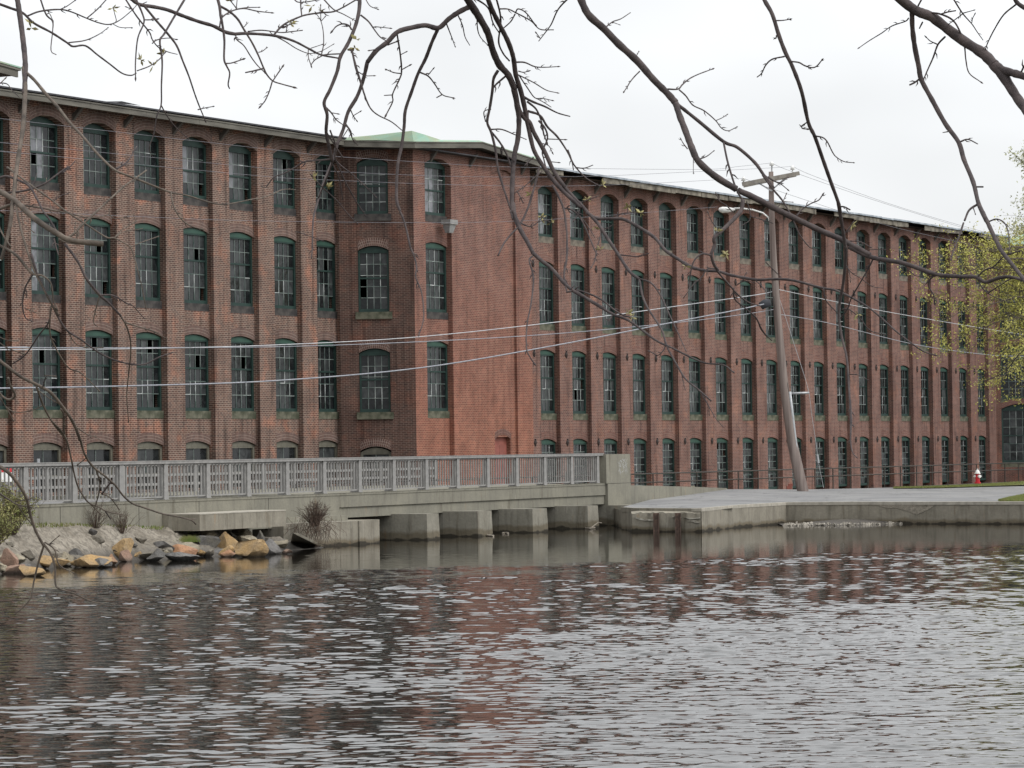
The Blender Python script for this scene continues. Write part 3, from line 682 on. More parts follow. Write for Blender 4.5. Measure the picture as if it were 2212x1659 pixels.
# wharf wall: face from water to lot edge
wf = MB(); tp = MB()
cx_ = [(1493, 1147), (1515, 1147), (1600, 1139), (1698, 1133.5), (1850, 1129.5), (2000, 1128.5), (2212, 1128), (2500, 1125), (3200, 1116)]
wfp = fp[2:]
for i in range(len(wfp)-1):
    n = 6
    for k in range(n):
        a = wfp[i].lerp(wfp[i+1], k/n); c = wfp[i].lerp(wfp[i+1], (k+1)/n); jb = lambda p: Vector((p.x, p.y-.10, -1.2))
        wf.quad(jb(a), jb(c), Vector((c.x, c.y-.10, c.z-.01)), Vector((a.x, a.y-.10, a.z-.01)))
        tp.add([Vector((a.x, a.y-.13, a.z-.10)), Vector((c.x, c.y-.13, c.z-.10)), Vector((c.x, c.y-.13, c.z+.012)), Vector((a.x, a.y-.13, a.z+.012)), Vector((c.x, c.y+.45, c.z+.012)), Vector((a.x, a.y+.45, a.z+.012))], [(0, 1, 2, 3), (3, 2, 4, 5)])
wh = empty('retaining_wall', 'long stained concrete wall along the water below the paved lot', 'wall')
wf.build('wall_face', M_old, wh); tp.build('worn_coping', M_top, wh)
a, c = wfp[0], wfp[0]; b = MB(); b.quad((a.x, a.y-.1, -1.2), (a.x, a.y-.1, a.z), (a.x+.3, a.y+2.5, a.z), (a.x+.3, a.y+2.5, -1.2)); b.build('wall_end', M_old, wh)
# spalled scar on the wall
b = MB(); c0 = onz(1988, 1129, 0); 
def wallpt(x, y):   # point on the wharf face seen at x,y
    R = ray(x, y); lo = None
    for i in range(len(wfp)-1):
        a, c = wfp[i], wfp[i+1]; n = np.array([c.y-a.y, -(c.x-a.x), 0]); P0 = np.array([a.x, a.y-.11, 0]); C0 = np.array([0, 0, H]); t = ((P0-C0)@n)/(R@n); P_ = C0+R*t
        if a.x-.01 <= P_[0] <= c.x+.01: return Vector(P_)
    return Vector(P_)
def scar(pts, mat, parent, th=.025, name='spalled_patch'):
    b = MB(); v = [wallpt(*p) for p in pts]; c = sum(v, Vector())/len(v)
    o = [p+Vector((0, -.012, 0)) for p in v]; cc = c+Vector((0, -.02, 0)); n = len(o)
    b.add(o+[cc]+v, [(i, (i+1) % n, n) for i in range(n)]+[(n+1+i, n+1+(i+1) % n, (i+1) % n, i) for i in range(n)]); b.build(name, mat, parent)
M_spall = simple('spalled concrete', (.30, .27, .22), (.2, .18, .145), 9, .95, bump=.03)
scar([(1890, 1090), (1905, 1087.5), (1950, 1087.5), (2004, 1088), (2018, 1092), (2008, 1099), (1998, 1104), (1980, 1112), (1960, 1104), (1944, 1100), (1930, 1095), (1915, 1098)], M_spall, wh)
# land right part: under the lot to the building
tag(apron.build('yard', M_land), kind='structure')
# ---- concrete end block at the wharf corner (broken)
blk = empty('wharf_block', 'crumbling concrete block with two rusty steel channels beside the bridge', 'concrete block')
pA = onz(1365, 1149, 0); pB = onz(1514, 1149, 0); pE = onz(1300, 1139, 0)
b = MB(); n = 22; topz = .70
vs = []; 
for i in range(n+1):
    p = pA.lerp(pB, i/n); jj = (random.random()-.5)*.06
    vs += [(p.x, p.y+.02, -1.2), (p.x+jj*.3, p.y-.02, .25), (p.x+jj*.3, p.y+jj, .5+jj), (p.x+jj*.2, p.y+.04, topz-.03+(random.random()-.6)*.07), (p.x, p.y+.5, topz), (p.x+1.5, p.y+4.5, topz+.03)]
fs = [(i*6+k, (i+1)*6+k, (i+1)*6+k+1, i*6+k+1) for i in range(n) for k in range(5)]
b.add(vs, fs); b.quad((pA.x, pA.y+.02, -1.2), (pA.x, pA.y+.04, topz-.04), (pE.x+.5, pE.y+3.2, topz-.04), (pE.x+.5, pE.y+3.2, -1.2)); b.build('block', M_old, blk); EDGE.build('rear_face', M_old, blk)
for px in (1418, 1465):
    p = onz(px, 1149, 0); b = MB(); b.box(p.x-.11, p.x+.09, p.y-.13, p.y-.03, -1, .66); b.box(p.x-.11, p.x-.08, p.y-.2, p.y-.13, -1, .66); b.box(p.x+.06, p.x+.09, p.y-.2, p.y-.13, -1, .66); b.build('steel_channel', M_rust, blk)
M_lime = simple('lime crust', (.42, .40, .34), (.2, .18, .145), 6, .95)
for pts in ([(1372, 1116), (1390, 1121), (1412, 1122), (1410, 1125), (1388, 1124.5), (1372, 1120)], [(1478, 1117), (1495, 1119), (1512, 1117), (1513, 1120), (1490, 1122)], [(1484, 1126), (1502, 1123), (1512, 1129), (1504, 1130), (1496, 1127)], [(1452, 1116), (1462, 1113), (1462, 1116), (1453, 1118)]):
    v = [onz(x, 1149, 0) for x, y in pts]; vv = []
    for (x, y), g in zip(pts, v): vv.append(at(x, y, g.y-.06))
    bb = MB(); k = len(vv); bb.add(vv+[p+Vector((0, .06, 0)) for p in vv], [tuple(range(k))]+[(i, (i+1) % k, k+(i+1) % k, k+i) for i in range(k)]); bb.build('lime_streak', M_lime, blk)
# ---------------------------------------------------------------- bridge
br = empty('bridge', 'low concrete road bridge over the dark water on square piers', 'bridge', M=KM)
zt = zc; xl = onbr(0, 1100)[0]-14
x733 = onbr(733, 1080)[0]; x1317 = onbr(1320, 1060)[0]; zb_ = onbr(1031, 1103.5)[1]; zg = onbr(1031, 1083)[1]
b = MB(); b.box(x733, x1317, 0, 11.6, zg+.012, zt); b.box(x733+.02, x1317-.05, .06, 11.5, zb_, zg); b.build('deck', M_con, br)
xo0, xo1 = onbr(545, 1150)[0], onbr(622, 1150)[0]
b = MB(); b.box(xl-60, xo0, .0, 1.2, -1.2, zt); b.box(xo1, x733-.015, .0, 1.2, -1.2, zt); b.box(xo0, xo1, .0, 1.2, .62, zt); b.build('abutment_wall', M_con, br)
b = MB(); b.box(xo0-.1, xo0, 1.2, 9, -1.2, .7); b.box(xo1, xo1+.1, 1.2, 9, -1.2, .7); b.box(xo0, xo1, 9, 9.1, -1.2, .7); b.box(xo0, xo1, 1.2, 9, .62, .7); b.build('culvert_barrel', M_conw, br)
xs_j = [onbr(x, 1100)[0] for x in (130, 300, 430, 580)]
b = MB()
for x in xs_j: b.box(x-.012, x+.012, -.004, .0, .5, zt-.02)
b.build('wall_joint', simple('joint dark', (.06, .055, .045)), br)
b = MB(); b.box(xl-60, x1317, -.02, .0, zt-.05, zt+.02); b.box(xl-60, x1317, -.02, .35, zt+.002, zt+.025); b.build('kerb_coping', M_con, br)
# end pillar
xe0, xe1 = onbr(1305, 1015)[0], onbr(1357, 1015)[0]; ztp = onbr(1330, 981)[1]
b = MB(); b.box(xe0+.1, xe1, -.10, .55, -1.2, zt-.01); b.build('abutment', M_con, br)
b = MB(); b.box(xe0, xe1, -.09, .5, zt+.005, ztp); b.build('end_pillar', M_con, br)
# chalky graffiti patch on the pillar
b = MB(); r = random.Random(4)
for i in range(26):
    x = xe0+(xe1-xe0)*(.50+.36*r.random()); z = zt+(ztp-zt)*(.35+.5*r.random()); b.M = Matrix.Translation((x, -.0925, z)) @ Matrix.Rotation(r.random()*3, 4, 'Y'); b.quad((-.12, 0, -.008), (.12, 0, -.008), (.1, 0, .008), (-.1, 0, .01)); b.M = None
b.build('chalk_marks', simple('chalk', (.42, .43, .42), (.33, .33, .33), 9), br)
# wing wall going back from the pillar
w0 = KM @ Vector((xe1, .1, 0)); wpts = [w0, onz(1420, 1077, .87), onz(1500, 1067, .95), onz(1571, 1056.5, 1.03)]
tops = [zt, None, None, 1.06]
b = MB()
def wtop(p, i):
    t = (i)/3; yy = [1048, 1049.5, 1051.5, 1054.5][i]; xx = [1360, 1420, 1500, 1571][i]; q = at(xx, yy, p.y); return q.z
for i in range(3):
    A, B = wpts[i], wpts[i+1]; za, zb2 = wtop(A, i), wtop(B, i+1); off = Vector((-.25, .25, 0))
    A0, B0 = Vector((A.x, A.y, -.2)), Vector((B.x, B.y, -.2)); A1, B1 = Vector((A.x, A.y, za)), Vector((B.x, B.y, zb2))
    b.add([A0, B0, B1, A1, A0+off, B0+off, B1+off, A1+off], [(0, 1, 2, 3), (3, 2, 6, 7), (4, 7, 6, 5), (0, 3, 7, 4), (1, 5, 6, 2)])
for i in range(len(b.v)): b.v[i] = KI @ b.v[i]
b.build('wing_wall', M_con, br)
# piers
def pier(xLtop, xC, xR, ytop, ybot):
    """picture x of: left end of side face, front left corner, front right corner"""
    pf = onz(xC, ybot, 0); pr = onz(xR, ybot-1.5, 0)
    PR = 1.25; lC = Vector((onbr(xC, ybot, PR)[0], -PR, 0)); lR = Vector((onbr(xR, ybot-1.5, PR)[0], -PR, 0)); pf = KM @ lC; y = -PR; wdt = lR.x-lC.x; x0 = lC.x; ztp_ = zb_-.01
    z_top = at(xC, ytop, pf.y).z
    b = MB(); bt = .07
    b.add([(x0-bt, y-bt, -1.2), (x0+wdt+bt, y-bt, -1.2), (x0+wdt+bt, 11.5, -1.2), (x0-bt, 11.5, -1.2), (x0, y, z_top), (x0+wdt, y, z_top), (x0+wdt, .05, z_top), (x0, .05, z_top)], [(0, 1, 5, 4)])
    b.add([(x0-bt, y-bt, -1.2), (x0, y, z_top), (x0, .05, z_top), (x0-bt, .05, -1.2)], [(0, 1, 2, 3)]); b.add([(x0+wdt+bt, y-bt, -1.2), (x0+wdt, y, z_top), (x0+wdt, .05, z_top), (x0+wdt+bt, .05, -1.2)], [(0, 3, 2, 1)])
    b.quad((x0, y, z_top), (x0+wdt, y, z_top), (x0+wdt, .06, z_top), (x0, .06, z_top))
    b.box(x0, x0+wdt, .058, 11.4, -1.2, ztp_)
    b.build('pier', M_conw, br); return x0, x0+wdt, y
def vx(X): return (1300+X/2.212)/1.6492
def vy(Y): return (1550+Y/2.212)/1.6492
piers = []
for xc, xr, yt, yb in ((490, 583, 621, 822), (890, 1000, 600, 797), (1322, 1436, 582, 762), (1757, 1838, 558, 742)):
    piers.append(pier(0, vx(xc), vx(xr), vy(yt), vy(yb)))
b = MB(); b.box(xA-.5, x1317+3, 11.6, 12.2, -1.2, .9); b.build('rear_wall', M_conw, br)
# abutment at the right end of the span (side face seen)
pq = KI @ onz(1300+5, 1141, 0); b = MB(); xq = onbr(1296, 1100)[0]
b.box(x1317-.6, x1317+1.2, -1.25, 11.5, -1.2, zb_-.05); b.build('right_abutment', M_conw, br)
# ---- railing
rail = empty('bridge_railing', 'grey aluminium railing with upright bars on the water side of the bridge', 'railing', M=KM)
ypx = lambda x: 1090-(x-60)*43/1240
pxs = [61, 164, 260, 346, 434, 519, 601, 682, 760, 835, 909, 979, 1046, 1113, 1175, 1235, 1296]
xs_p = [onbr(x, ypx(x))[0] for x in pxs]; pitch = (xs_p[-1]-xs_p[0])/(len(xs_p)-1)
xs_p = [xs_p[0]+pitch*i for i in range(-4, len(pxs))]
zr = onbr(680, 991)[1]; RH = zr-zt
postm = MB(); 
prof = [(0, .32, .125), (.25, .25, .115), (.55, .19, .11), (.85, .15, .105), (RH-.08, .14, .10)]
for (za, da, wa1), (zb1, db, wb1) in zip(prof[:-1], prof[1:]):
    postm.add([(-wa1, 0, za), (wa1, 0, za), (wa1, da, za), (-wa1, da, za), (-wb1, 0, zb1), (wb1, 0, zb1), (wb1, db, zb1), (-wb1, db, zb1)], [(0, 1, 5, 4), (1, 2, 6, 5), (2, 3, 7, 6), (3, 0, 4, 7)])
postm.box(-.13, .13, -.02, .34, 0, .02)
post_me = postm.mesh('post', M_alu)
pan = MB(); nbal = 12
for i in range(nbal):
    x = .14+(pitch-.28)*i/(nbal-1); pan.box(x-.02, x+.02, .05, .085, .06, RH-.09)
pan.box(.10, pitch-.10, .04, .092, .06, .10); pan.box(.10, pitch-.10, .045, .088, RH-.14, RH-.095)
pan_me = pan.mesh('baluster_panel', M_alu)
for i, x in enumerate(xs_p):
    o = link('post', post_me, rail); o.location = (x, .06, zt+.025)
    if i < len(xs_p)-1: o = link('baluster_panel', pan_me, rail); o.location = (x, .06, zt+.025)
b = MB(); b.box(xs_p[0]-.1, xe0+.05, .03, .17, zt+RH-.07, zt+RH); b.box(xs_p[0]-.1, xe0+.05, .02, .18, zt+RH, zt+RH+.025); b.build('top_rail', M_alu, rail)
# far railing
yf = 10.6
def onbr_b(x, y, off):   # bridge x on plane y=off
    return onbr(x, y, -off)
xf1 = onbr_b(943, 990, yf)[0]; fr = empty('guard_fence', 'grey railing with three rails on the road side behind the bridge railing', 'fence', M=KM)
zf = onbr_b(943, 989.5, yf)[1]
b = MB(); x0_ = xf1-70
for z, t in ((zf-.05, .05), (zf-.42, .045), (zf-.74, .045)): b.box(x0_, xf1, yf, yf+.06, z-t, z+t)
b.build('rails', M_alu, fr)
bal = MB(); n = 14
for i in range(n): x = pitch*i/n; bal.box(x-.016, x+.016, yf+.08, yf+.11, zt-.1, zf-.1)
bme = bal.mesh('baluster_panel', M_alu); pm_ = MB(); pm_.box(-.09, .09, yf-.02, yf+.12, zt-.4, zf-.02); pme = pm_.mesh('post', M_alu)
x = xf1
while x > x0_+3:
    o = link('post', pme, fr); o.location.x = x-.1; x -= pitch; o = link('baluster_panel', bme, fr); o.location.x = x
# road surface between
b = MB(); b.box(-90, x1317, .36, 12.4, 1.0, zt-.12); tag(b.build('road', M_asph), kind='structure'); bpy.data.objects['road'].matrix_world = KM
# ---- culvert slab and old block left of the piers
cv = empty('culvert', 'old concrete culvert head with cracked slab left of the bridge piers', 'culvert')
def c2(X, Y): return ((600+X/2.4578)/1.6492, (1600+Y/2.4578)/1.6492)
def ptz(c, z): return onz(*c2(*c), z)
zs_ = .62
def onoff(X, Y, off):
    x, z = onbr(*c2(X, Y), off); q = KM @ Vector((x, -off, 0)); q.z = z; return q
A = onoff(275, 700, 1.25); B = onoff(1030, 690, 1.25); zS = (A.z+B.z)/2
zt_s = at(*c2(275, 575), A.y).z
def slab(mb, A, B, z0, z1, depth):
    bk = Vector((-bn.x, -bn.y, 0))*depth
    mb.add([(A.x, A.y, z0), (B.x, B.y, z0), (B.x+bk.x, B.y+bk.y, z0), (A.x+bk.x, A.y+bk.y, z0), (A.x, A.y, z1), (B.x, B.y, z1), (B.x+bk.x, B.y+bk.y, z1), (A.x+bk.x, A.y+bk.y, z1)], [(0, 3, 2, 1), (4, 5, 6, 7), (0, 1, 5, 4), (1, 2, 6, 5), (2, 3, 7, 6), (3, 0, 4, 7)])
b = MB(); slab(b, A, B, zS, zt_s, 1.24); b.build('slab', M_old, cv)
A2 = ptz((1010, 870), 0); B2 = ptz((1660, 838), 0); C2_ = ptz((1850, 822), 0)
z2 = at(*c2(1640, 628), B2.y).z
b = MB(); slab(b, A2, B2, -1.2, z2, 2.8); b.build('lower_block', M_old, cv)
z3 = at(*c2(1850, 618), C2_.y).z
b = MB(); B2s = B2+Vector((bu.x, bu.y, 0))*.02; slab(b, B2s-Vector(bn)*-.05, C2_, -1.2, z3+.01, 2.6); b.build('nose_block', M_old, cv)
A3 = A2+Vector(bn)*-.35+Vector(bu)*.8; B3 = B2+Vector(bn)*-.35; z4 = at(*c2(1640, 578), B3.y).z
b = MB(); slab(b, A3, B3, z2+.002, z4, 2.0); b.build('upper_slab', M_con, cv)
b = MB(); slab(b, A+Vector((bn.x, bn.y, 0))*.01, B+Vector((bn.x, bn.y, 0))*.01, zt_s+.002, zt_s+.03, 1.24); b.build('worn_top', M_top, cv)
b = MB(); slab(b, A2, B2, z2+.0005, z2+.0018, .34); b.build('worn_edge', M_top, cv)
# broken leaning slab
b = MB(); p = ptz((1090, 735), .55); q = ptz((1355, 865), -.02); r_2 = ptz((1060, 860), -.05)
b.add([p, q, r_2, p+Vector((.1, .5, 0)), q+Vector((.1, .5, 0)), r_2+Vector((.1, .5, -.1))], [(0, 2, 1), (0, 1, 4, 3), (1, 2, 5, 4), (0, 3, 5, 2)]); b.build('fallen_piece', M_old, cv)
# ---------------------------------------------------------------- bank with rocks on the left
def yw(x): return np.interp(x, [-400, 0, 60, 150, 250, 400, 500, 600, 640, 700], [1270, 1240, 1233, 1222, 1213, 1205, 1199, 1192, 1188, 1183])
def yb(x): return np.interp(x, [-400, 0, 87, 425, 520, 600, 640, 700], [1132, 1131, 1131, 1140, 1147, 1152, 1165, 1180])
def zbk(x): return np.interp(x, [-400, 425, 520, 600, 640, 700], [.95, .88, .62, .25, .02, -.3])
def bankends(x):
    a = onz(x, yw(x), 0); sx_, sz_ = onbr(x, float(yb(x))); c = KM @ Vector((sx_, 0, sz_))
    if x > 500: c = a.lerp(c, .75)
    return a, c
def bankpt(x, t, dz=0.):
    a, c = bankends(x); p = a.lerp(c, t); p.z = c.z*max(0, t)**.75+dz if t > 0 else t*2+dz; return p
def projy(p):
    v = np.array(p)-[0, 0, H]; return CY-FP*(v@up)/(v@fwd)
def bank_at(x, y):      # bank point seen at picture x, y
    best = 0
    for i in range(0, 101):
        if projy(bankpt(x, i/100)) < y: break
        best = i/100
    return best
b = MB(); nx, ny = 150, 22; r = np.random.default_rng(3); vs = []
from mathutils import noise as mnoise
for i in range(nx+1):
    x = -400+1100*i/nx
    for k in range(ny+1):
        t = -.2+1.23*k/ny; p = bankpt(x, t)
        nzv = mnoise.noise(p*1.3)*.12+mnoise.noise(p*4)*.07+mnoise.noise(p*11)*.035
        vs.append(p+Vector((0, 0, nzv*min(1, max(0, t)*5)*(1 if t < .95 else .3))))
b.add(vs, [(i*(ny+1)+k, (i+1)*(ny+1)+k, (i+1)*(ny+1)+k+1, i*(ny+1)+k+1) for i in range(nx) for k in range(ny)])
tag(b.build('bank', M_bank, smooth=True), kind='structure')
def rockmat(name, c, c2):
    t = NT(name); v = t.coord(); oi = t.n('ShaderNodeObjectInfo'); vv = t.n('ShaderNodeVectorMath', operation='ADD'); t.l(v, vv.inputs[0]); sc = t.n('ShaderNodeVectorMath', operation='SCALE'); sc.inputs[0].default_value = (37, 51, 23); t.l(oi.outputs['Random'], sc.inputs['Scale']); t.l(sc.outputs[0], vv.inputs[1]); v = vv.outputs[0]
    n1 = t.noise(v, 2.6, 5, .65); n2 = t.noise(v, 15, 5, .7); col = t.mix(t.rng(n1, .38, .62, 0, 1), c, c2); col = t.mix(t.rng(n2, .45, .7, 0, .6), col, t.mix(1, col, (.45, .43, .42), 'MULTIPLY'))
    col = t.mix(t.rng(t.noise(v, 1.3, 3), .55, .7, 0, .5), col, (.16, .145, .11))
    g = t.n('ShaderNodeNewGeometry'); sp = t.n('ShaderNodeSeparateXYZ'); t.l(g.outputs['Position'], sp.inputs[0]); zz = t.math('ADD', sp.outputs[2], t.math('MULTIPLY', t.math('SUBTRACT', n1, .5), .2)); col = t.mix(t.rng(zz, .03, .12, .8, 0), col, (.035, .032, .028))
    t.bump(n2, .9, .045); return t.done(col, .88, 0, .25)
rockm = {'o': rockmat('ochre rock', (.40, .26, .115), (.33, .24, .14)), 'r': rockmat('orange rock', (.37, .20, .105), (.33, .19, .12)), 'p': rockmat('pinkish rock', (.30, .19, .14), (.24, .17, .13)),
 'g': rockmat('grey rock', (.19, .18, .17), (.12, .115, .11)), 'd': rockmat('dark rock', (.135, .13, .122), (.085, .08, .075)), 'b': rockmat('beige rock', (.34, .30, .225), (.25, .22, .165)), 'm': rockmat('muddy rock', (.24, .215, .175), (.15, .135, .11))}
def rock(cx, cy, wpx, hpx, m, label, seed, pointy=0):
    """cx, cy: picture centre"""
    import bmesh
    bm = bmesh.new(); bmesh.ops.create_icosphere(bm, subdivisions=3, radius=1); r = random.Random(seed)
    for _ in range(13):
        n = Vector((r.uniform(-1, 1), r.uniform(-1, 1), r.uniform(-.6, 1))).normalized(); d = r.uniform(.34, .74)
        for v in bm.verts:
            q = v.co.dot(n)
            if q > d: v.co -= n*(q-d)
    if pointy:
        for v in bm.verts: v.co.x *= 1-.5*pointy*max(0, v.co.z)
    ybot = cy+hpx*.42
    t = bank_at(cx, ybot) if ybot < yw(cx) else 0; base = bankpt(cx, t) if t > 0 else onz(cx, ybot, 0)
    mpp = base.y/7000; sx_, sz_ = wpx*mpp/2, hpx*mpp/2
    xs_ = [v.co.x for v in bm.verts]; zs2 = [v.co.z for v in bm.verts]; ex = (max(xs_)-min(xs_))/2; ez = (max(zs2)-min(zs2))/2
    for v in bm.verts:
        v.co = Vector((v.co.x*sx_/ex, v.co.y*(sx_*.9+.05), v.co.z*sz_/ez*1.08)); v.co += Vector((mnoise.noise(v.co*5+Vector((seed, 0, 0)))*.03, 0, mnoise.noise(v.co*5+Vector((0, seed, 0)))*.03))
    me = bpy.data.meshes.new('rock'); bm.to_mesh(me); bm.free(); me.materials.append(rockm[m])
    o = link('rock', me); o.location = (base.x, base.y+sx_*.35, base.z+sz_*.80); o.rotation_euler = (0, 0, r.uniform(-.3, .3))
    return tag(o, label, 'rock', 'rocks along the left bank')
def c9(X, Y): return X/4.0, 909.5+Y/4.0
def cz(X, Y): return c2(X, Y)
ROCKS = [
 (c9(60, 1180), 36, 44, 'p', 'large brown boulder at the far left edge below the bush'), (c9(95, 1275), 50, 22, 'p', 'flat pinkish rock in the water at the far left edge'),
 (c9(540, 1185), 40, 30, 'b', 'rounded beige rock behind the long ochre slab'), (c9(480, 1215), 56, 16, 'o', 'long low ochre slab at the water left of the dark boulder'),
 (c9(675, 1165), 30, 30, 'd', 'dark boulder between the beige rock and the wide ochre rock'), (c9(790, 1215), 84, 26, 'o', 'wide ochre rock at the water with a mossy top'),
 (c9(960, 1195), 24, 26, 'r', 'orange pink block at the right end of the wide ochre rock'), (c9(1050, 1090), 42, 44, 'o', 'tall ochre boulder standing highest on the sandy bank'),
 (c9(1075, 1170), 26, 24, 'p', 'small brown rock below the tall ochre boulder'), (c9(1175, 1168), 30, 18, 'o', 'small ochre wedge at the water right of the tall boulder'),
 (c9(1345, 1165), 36, 26, 'd', 'dark grey rock left of the flat orange boulder'), (c9(1555, 1112), 68, 28, 'r', 'flat orange boulder on top of a grey rock'),
 (c9(1590, 1172), 72, 20, 'g', 'long grey rock at the water under the flat orange boulder'), (c9(1770, 1035), 48, 26, 'd', 'leaning dark grey slab near the culvert opening'),
 (cz(500, 810), 50, 38, 'o', 'ochre boulder leaning behind the small orange rock'), (cz(440, 905), 26, 14, 'g', 'small grey rock between the grey and orange rocks'),
 (cz(528, 912), 30, 16, 'r', 'small rounded orange rock at the water edge'), (cz(720, 875), 66, 36, 'o', 'big yellow ochre boulder at the water near the culvert'),
 (cz(700, 795), 42, 22, 'b', 'beige rock behind the big yellow boulder'), (cz(800, 785), 18, 32, 'g', 'upright pointed grey stone before the culvert mouth'),
 (cz(875, 855), 42, 34, 'g', 'grey wedge rock right of the yellow boulder'), (cz(1037, 897), 20, 11, 'p', 'lone small stone in the water near the culvert'),
 (cz(640, 725), 50, 26, 'b', 'large flat beige rock below the culvert slab'), (cz(350, 740), 40, 18, 'b', 'sandy beige rock beside the culvert slab end'),
 (c9(795, 955), 18, 13, 'd', 'small dark stone high on the sandy bank'), (c9(1010, 1130), 20, 16, 'd', 'dark stone tucked behind the brown rock'),
 (c9(1440, 1140), 18, 14, 'b', 'little tan stone left of the orange boulder'), (c9(330, 1255), 26, 12, 'g', 'low grey stone at the water near the left edge'),
 (cz(90, 870), 26, 14, 'g', 'low grey rock right of the flat orange boulder'), (cz(590, 880), 22, 20, 'd', 'dark stone wedged between orange and yellow rocks')]
for i, (c_, w_, h_, m_, lb) in enumerate(ROCKS): rock(c_[0], c_[1], w_*1.15, h_*1.15, m_, lb, i+11, pointy=.9 if 'pointed' in lb or 'wedge' in lb else 0)
r0 = random.Random(77)
for i in range(40):
    px = r0.uniform(-10, 615); t = min(1, abs(r0.gauss(0, .33))); a, c_ = bankends(px); p = bankpt(px, t); X_ = np.array(p)-[0, 0, H]; py = projy(p); sz = r0.uniform(12, 28)*(1-.35*t)
    o = rock(px, py+sz*.12, sz*r0.uniform(1.3, 2.4), sz, r0.choice('gmmmmbbo'), 'small grey or brown stone wedged among the larger rocks of the left bank', 200+i); o['group'] = 'small stones among the larger rocks'
# gravel strip under the wharf wall
b = MB(); r = random.Random(9)
for i in range(700):
    px = 1695+ (r.random()**1.15)*330; dens = 1-abs((px-1820)/190); p = onz(px, 1134.5-(px-1700)*.018+r.uniform(-5, 2)*max(.3, dens), .02); s_1 = r.uniform(.02, .075)
    b.M = Matrix.Translation((p.x, p.y, .02+r.random()*.05*max(0, dens))) @ Matrix.Rotation(r.random()*6, 4, Vector((r.random(), r.random(), r.random()+.1)).normalized())
    b.add([(-s_1, -s_1*.6, -s_1*.5), (s_1, -s_1*.7, -s_1*.4), (s_1*.7, s_1*.6, -s_1*.5), (-s_1*.6, s_1*.7, -s_1*.4), (0, 0, s_1*.7)], [(0, 1, 4), (1, 2, 4), (2, 3, 4), (3, 0, 4), (0, 3, 2, 1)])
b.M = None; tag(b.build('gravel', simple('gravel stone', (.36, .33, .28), (.2, .18, .15), 9)), 'strip of pale gravel and debris at the foot of the wall', 'gravel', kind='stuff')
b = MB(); n = 30; vs = []
for i in range(n+1):
    px = 1692+340*i/n; hgt = .16*math.sin(math.pi*min(1, max(0, (px-1740)/260)))**1; p = onz(px, 1136-(px-1700)*.018, 0)
    vs += [(p.x, p.y-.3, -.12), (p.x, p.y+.5, .02+hgt*.5), (p.x, p.y+1.6, .03+hgt), (p.x, p.y+4, .03+hgt)]
b.add(vs, [(i*4+k, (i+1)*4+k, (i+1)*4+k+1, i*4+k+1) for i in range(n) for k in range(3)]); tag(b.build('shoal', M_bank), kind='structure')
# ---------------------------------------------------------------- plants
def leafmat(name, c, c2): 
    t = NT(name); oi = t.noise(t.coord(), 2.5, 3); return t.done(t.mix(t.rng(oi, .35, .65, 0, 1), c, c2), .6, 0, .3)
M_leafy = leafmat('young leaves', (.46, .42, .105), (.33, .34, .08)); M_leafp = leafmat('pale leaves', (.42, .43, .27), (.32, .34, .19)); M_leafg = leafmat('shrub leaves', (.17, .19, .06), (.26, .24, .09))
M_grass = leafmat('grass blades', (.12, .17, .035), (.20, .19, .07))
def leaf(mb, p, s, r):
    a = Vector((r.gauss(0, 1), r.gauss(0, 1), r.gauss(0, 1))).normalized(); c = a.cross(Vector((r.gauss(0, 1), r.gauss(0, 1), r.gauss(0, 1)))).normalized()
    mb.add([p-a*s, p+c*s*.5, p+a*s, p-c*s*.5], [(0, 1, 2, 3)])
def curve(a, b, sag, n=8, jit=0, r=None):
    out_ = []
    for i in range(n+1):
        t = i/n; p = a.lerp(b, t)+Vector((0, 0, sag*4*t*(1-t)))
        if jit and 0 < i < n: p += Vector((r.uniform(-jit, jit), r.uniform(-jit, jit), r.uniform(-jit, jit)))
        out_.append(p)
    return out_
def spread_tree(label, base, trunk_top, targets, leafm, nleaf, lsize, rtrunk, barkm, seed, sub=7, subl=1.2, upw=0, name='budding_tree', cl=.12):
    r = random.Random(seed); e = empty(name, label, 'tree', base)
    O_ = Vector(base); tk = MB(); tt = Vector(trunk_top); pts = curve(O_, tt, 0, 8, .12, r); tk.tube([p-O_ for p in pts], [rtrunk*(1-.6*i/8) for i in range(9)], 8); tk.build('trunk', barkm, e, True)
    lb = MB(); lf = MB()
    for T in targets:
        T = Vector(T); a = O_.lerp(tt, .35+.6*min(1, max(0, (T.z-base[2])/(tt.z-base[2]+.01))*.85)); L = (T-a).length
        ln = curve(a, T, .10*L, 9, .10, r); lb.tube([p-O_ for p in ln], [max(.008, rtrunk*.30*(1-i/9)) for i in range(10)], 5)
        for k in range(sub):
            i = r.randrange(3, 10); s_ = ln[i]; dr = (T-a).normalized()+Vector((r.gauss(0, .55), r.gauss(0, .55), r.gauss(0, .45)+upw)); q = s_+dr.normalized()*subl*r.uniform(.4, 1.2)
            tw = curve(s_, q, .05, 5, .04, r); lb.tube([p-O_ for p in tw], [.011, .010, .009, .007, .006, .004], 4)
            for _ in range(nleaf):
                p = tw[r.randrange(1, 6)]+Vector((r.gauss(0, cl), r.gauss(0, cl), r.gauss(0, cl))); leaf(lf, p-O_, lsize*r.uniform(.6, 1.3), r)
    lb.build('limbs', barkm, e, True); lf.build('foliage', leafm, e); return e
r = random.Random(21)
YT = 150.
tg = []
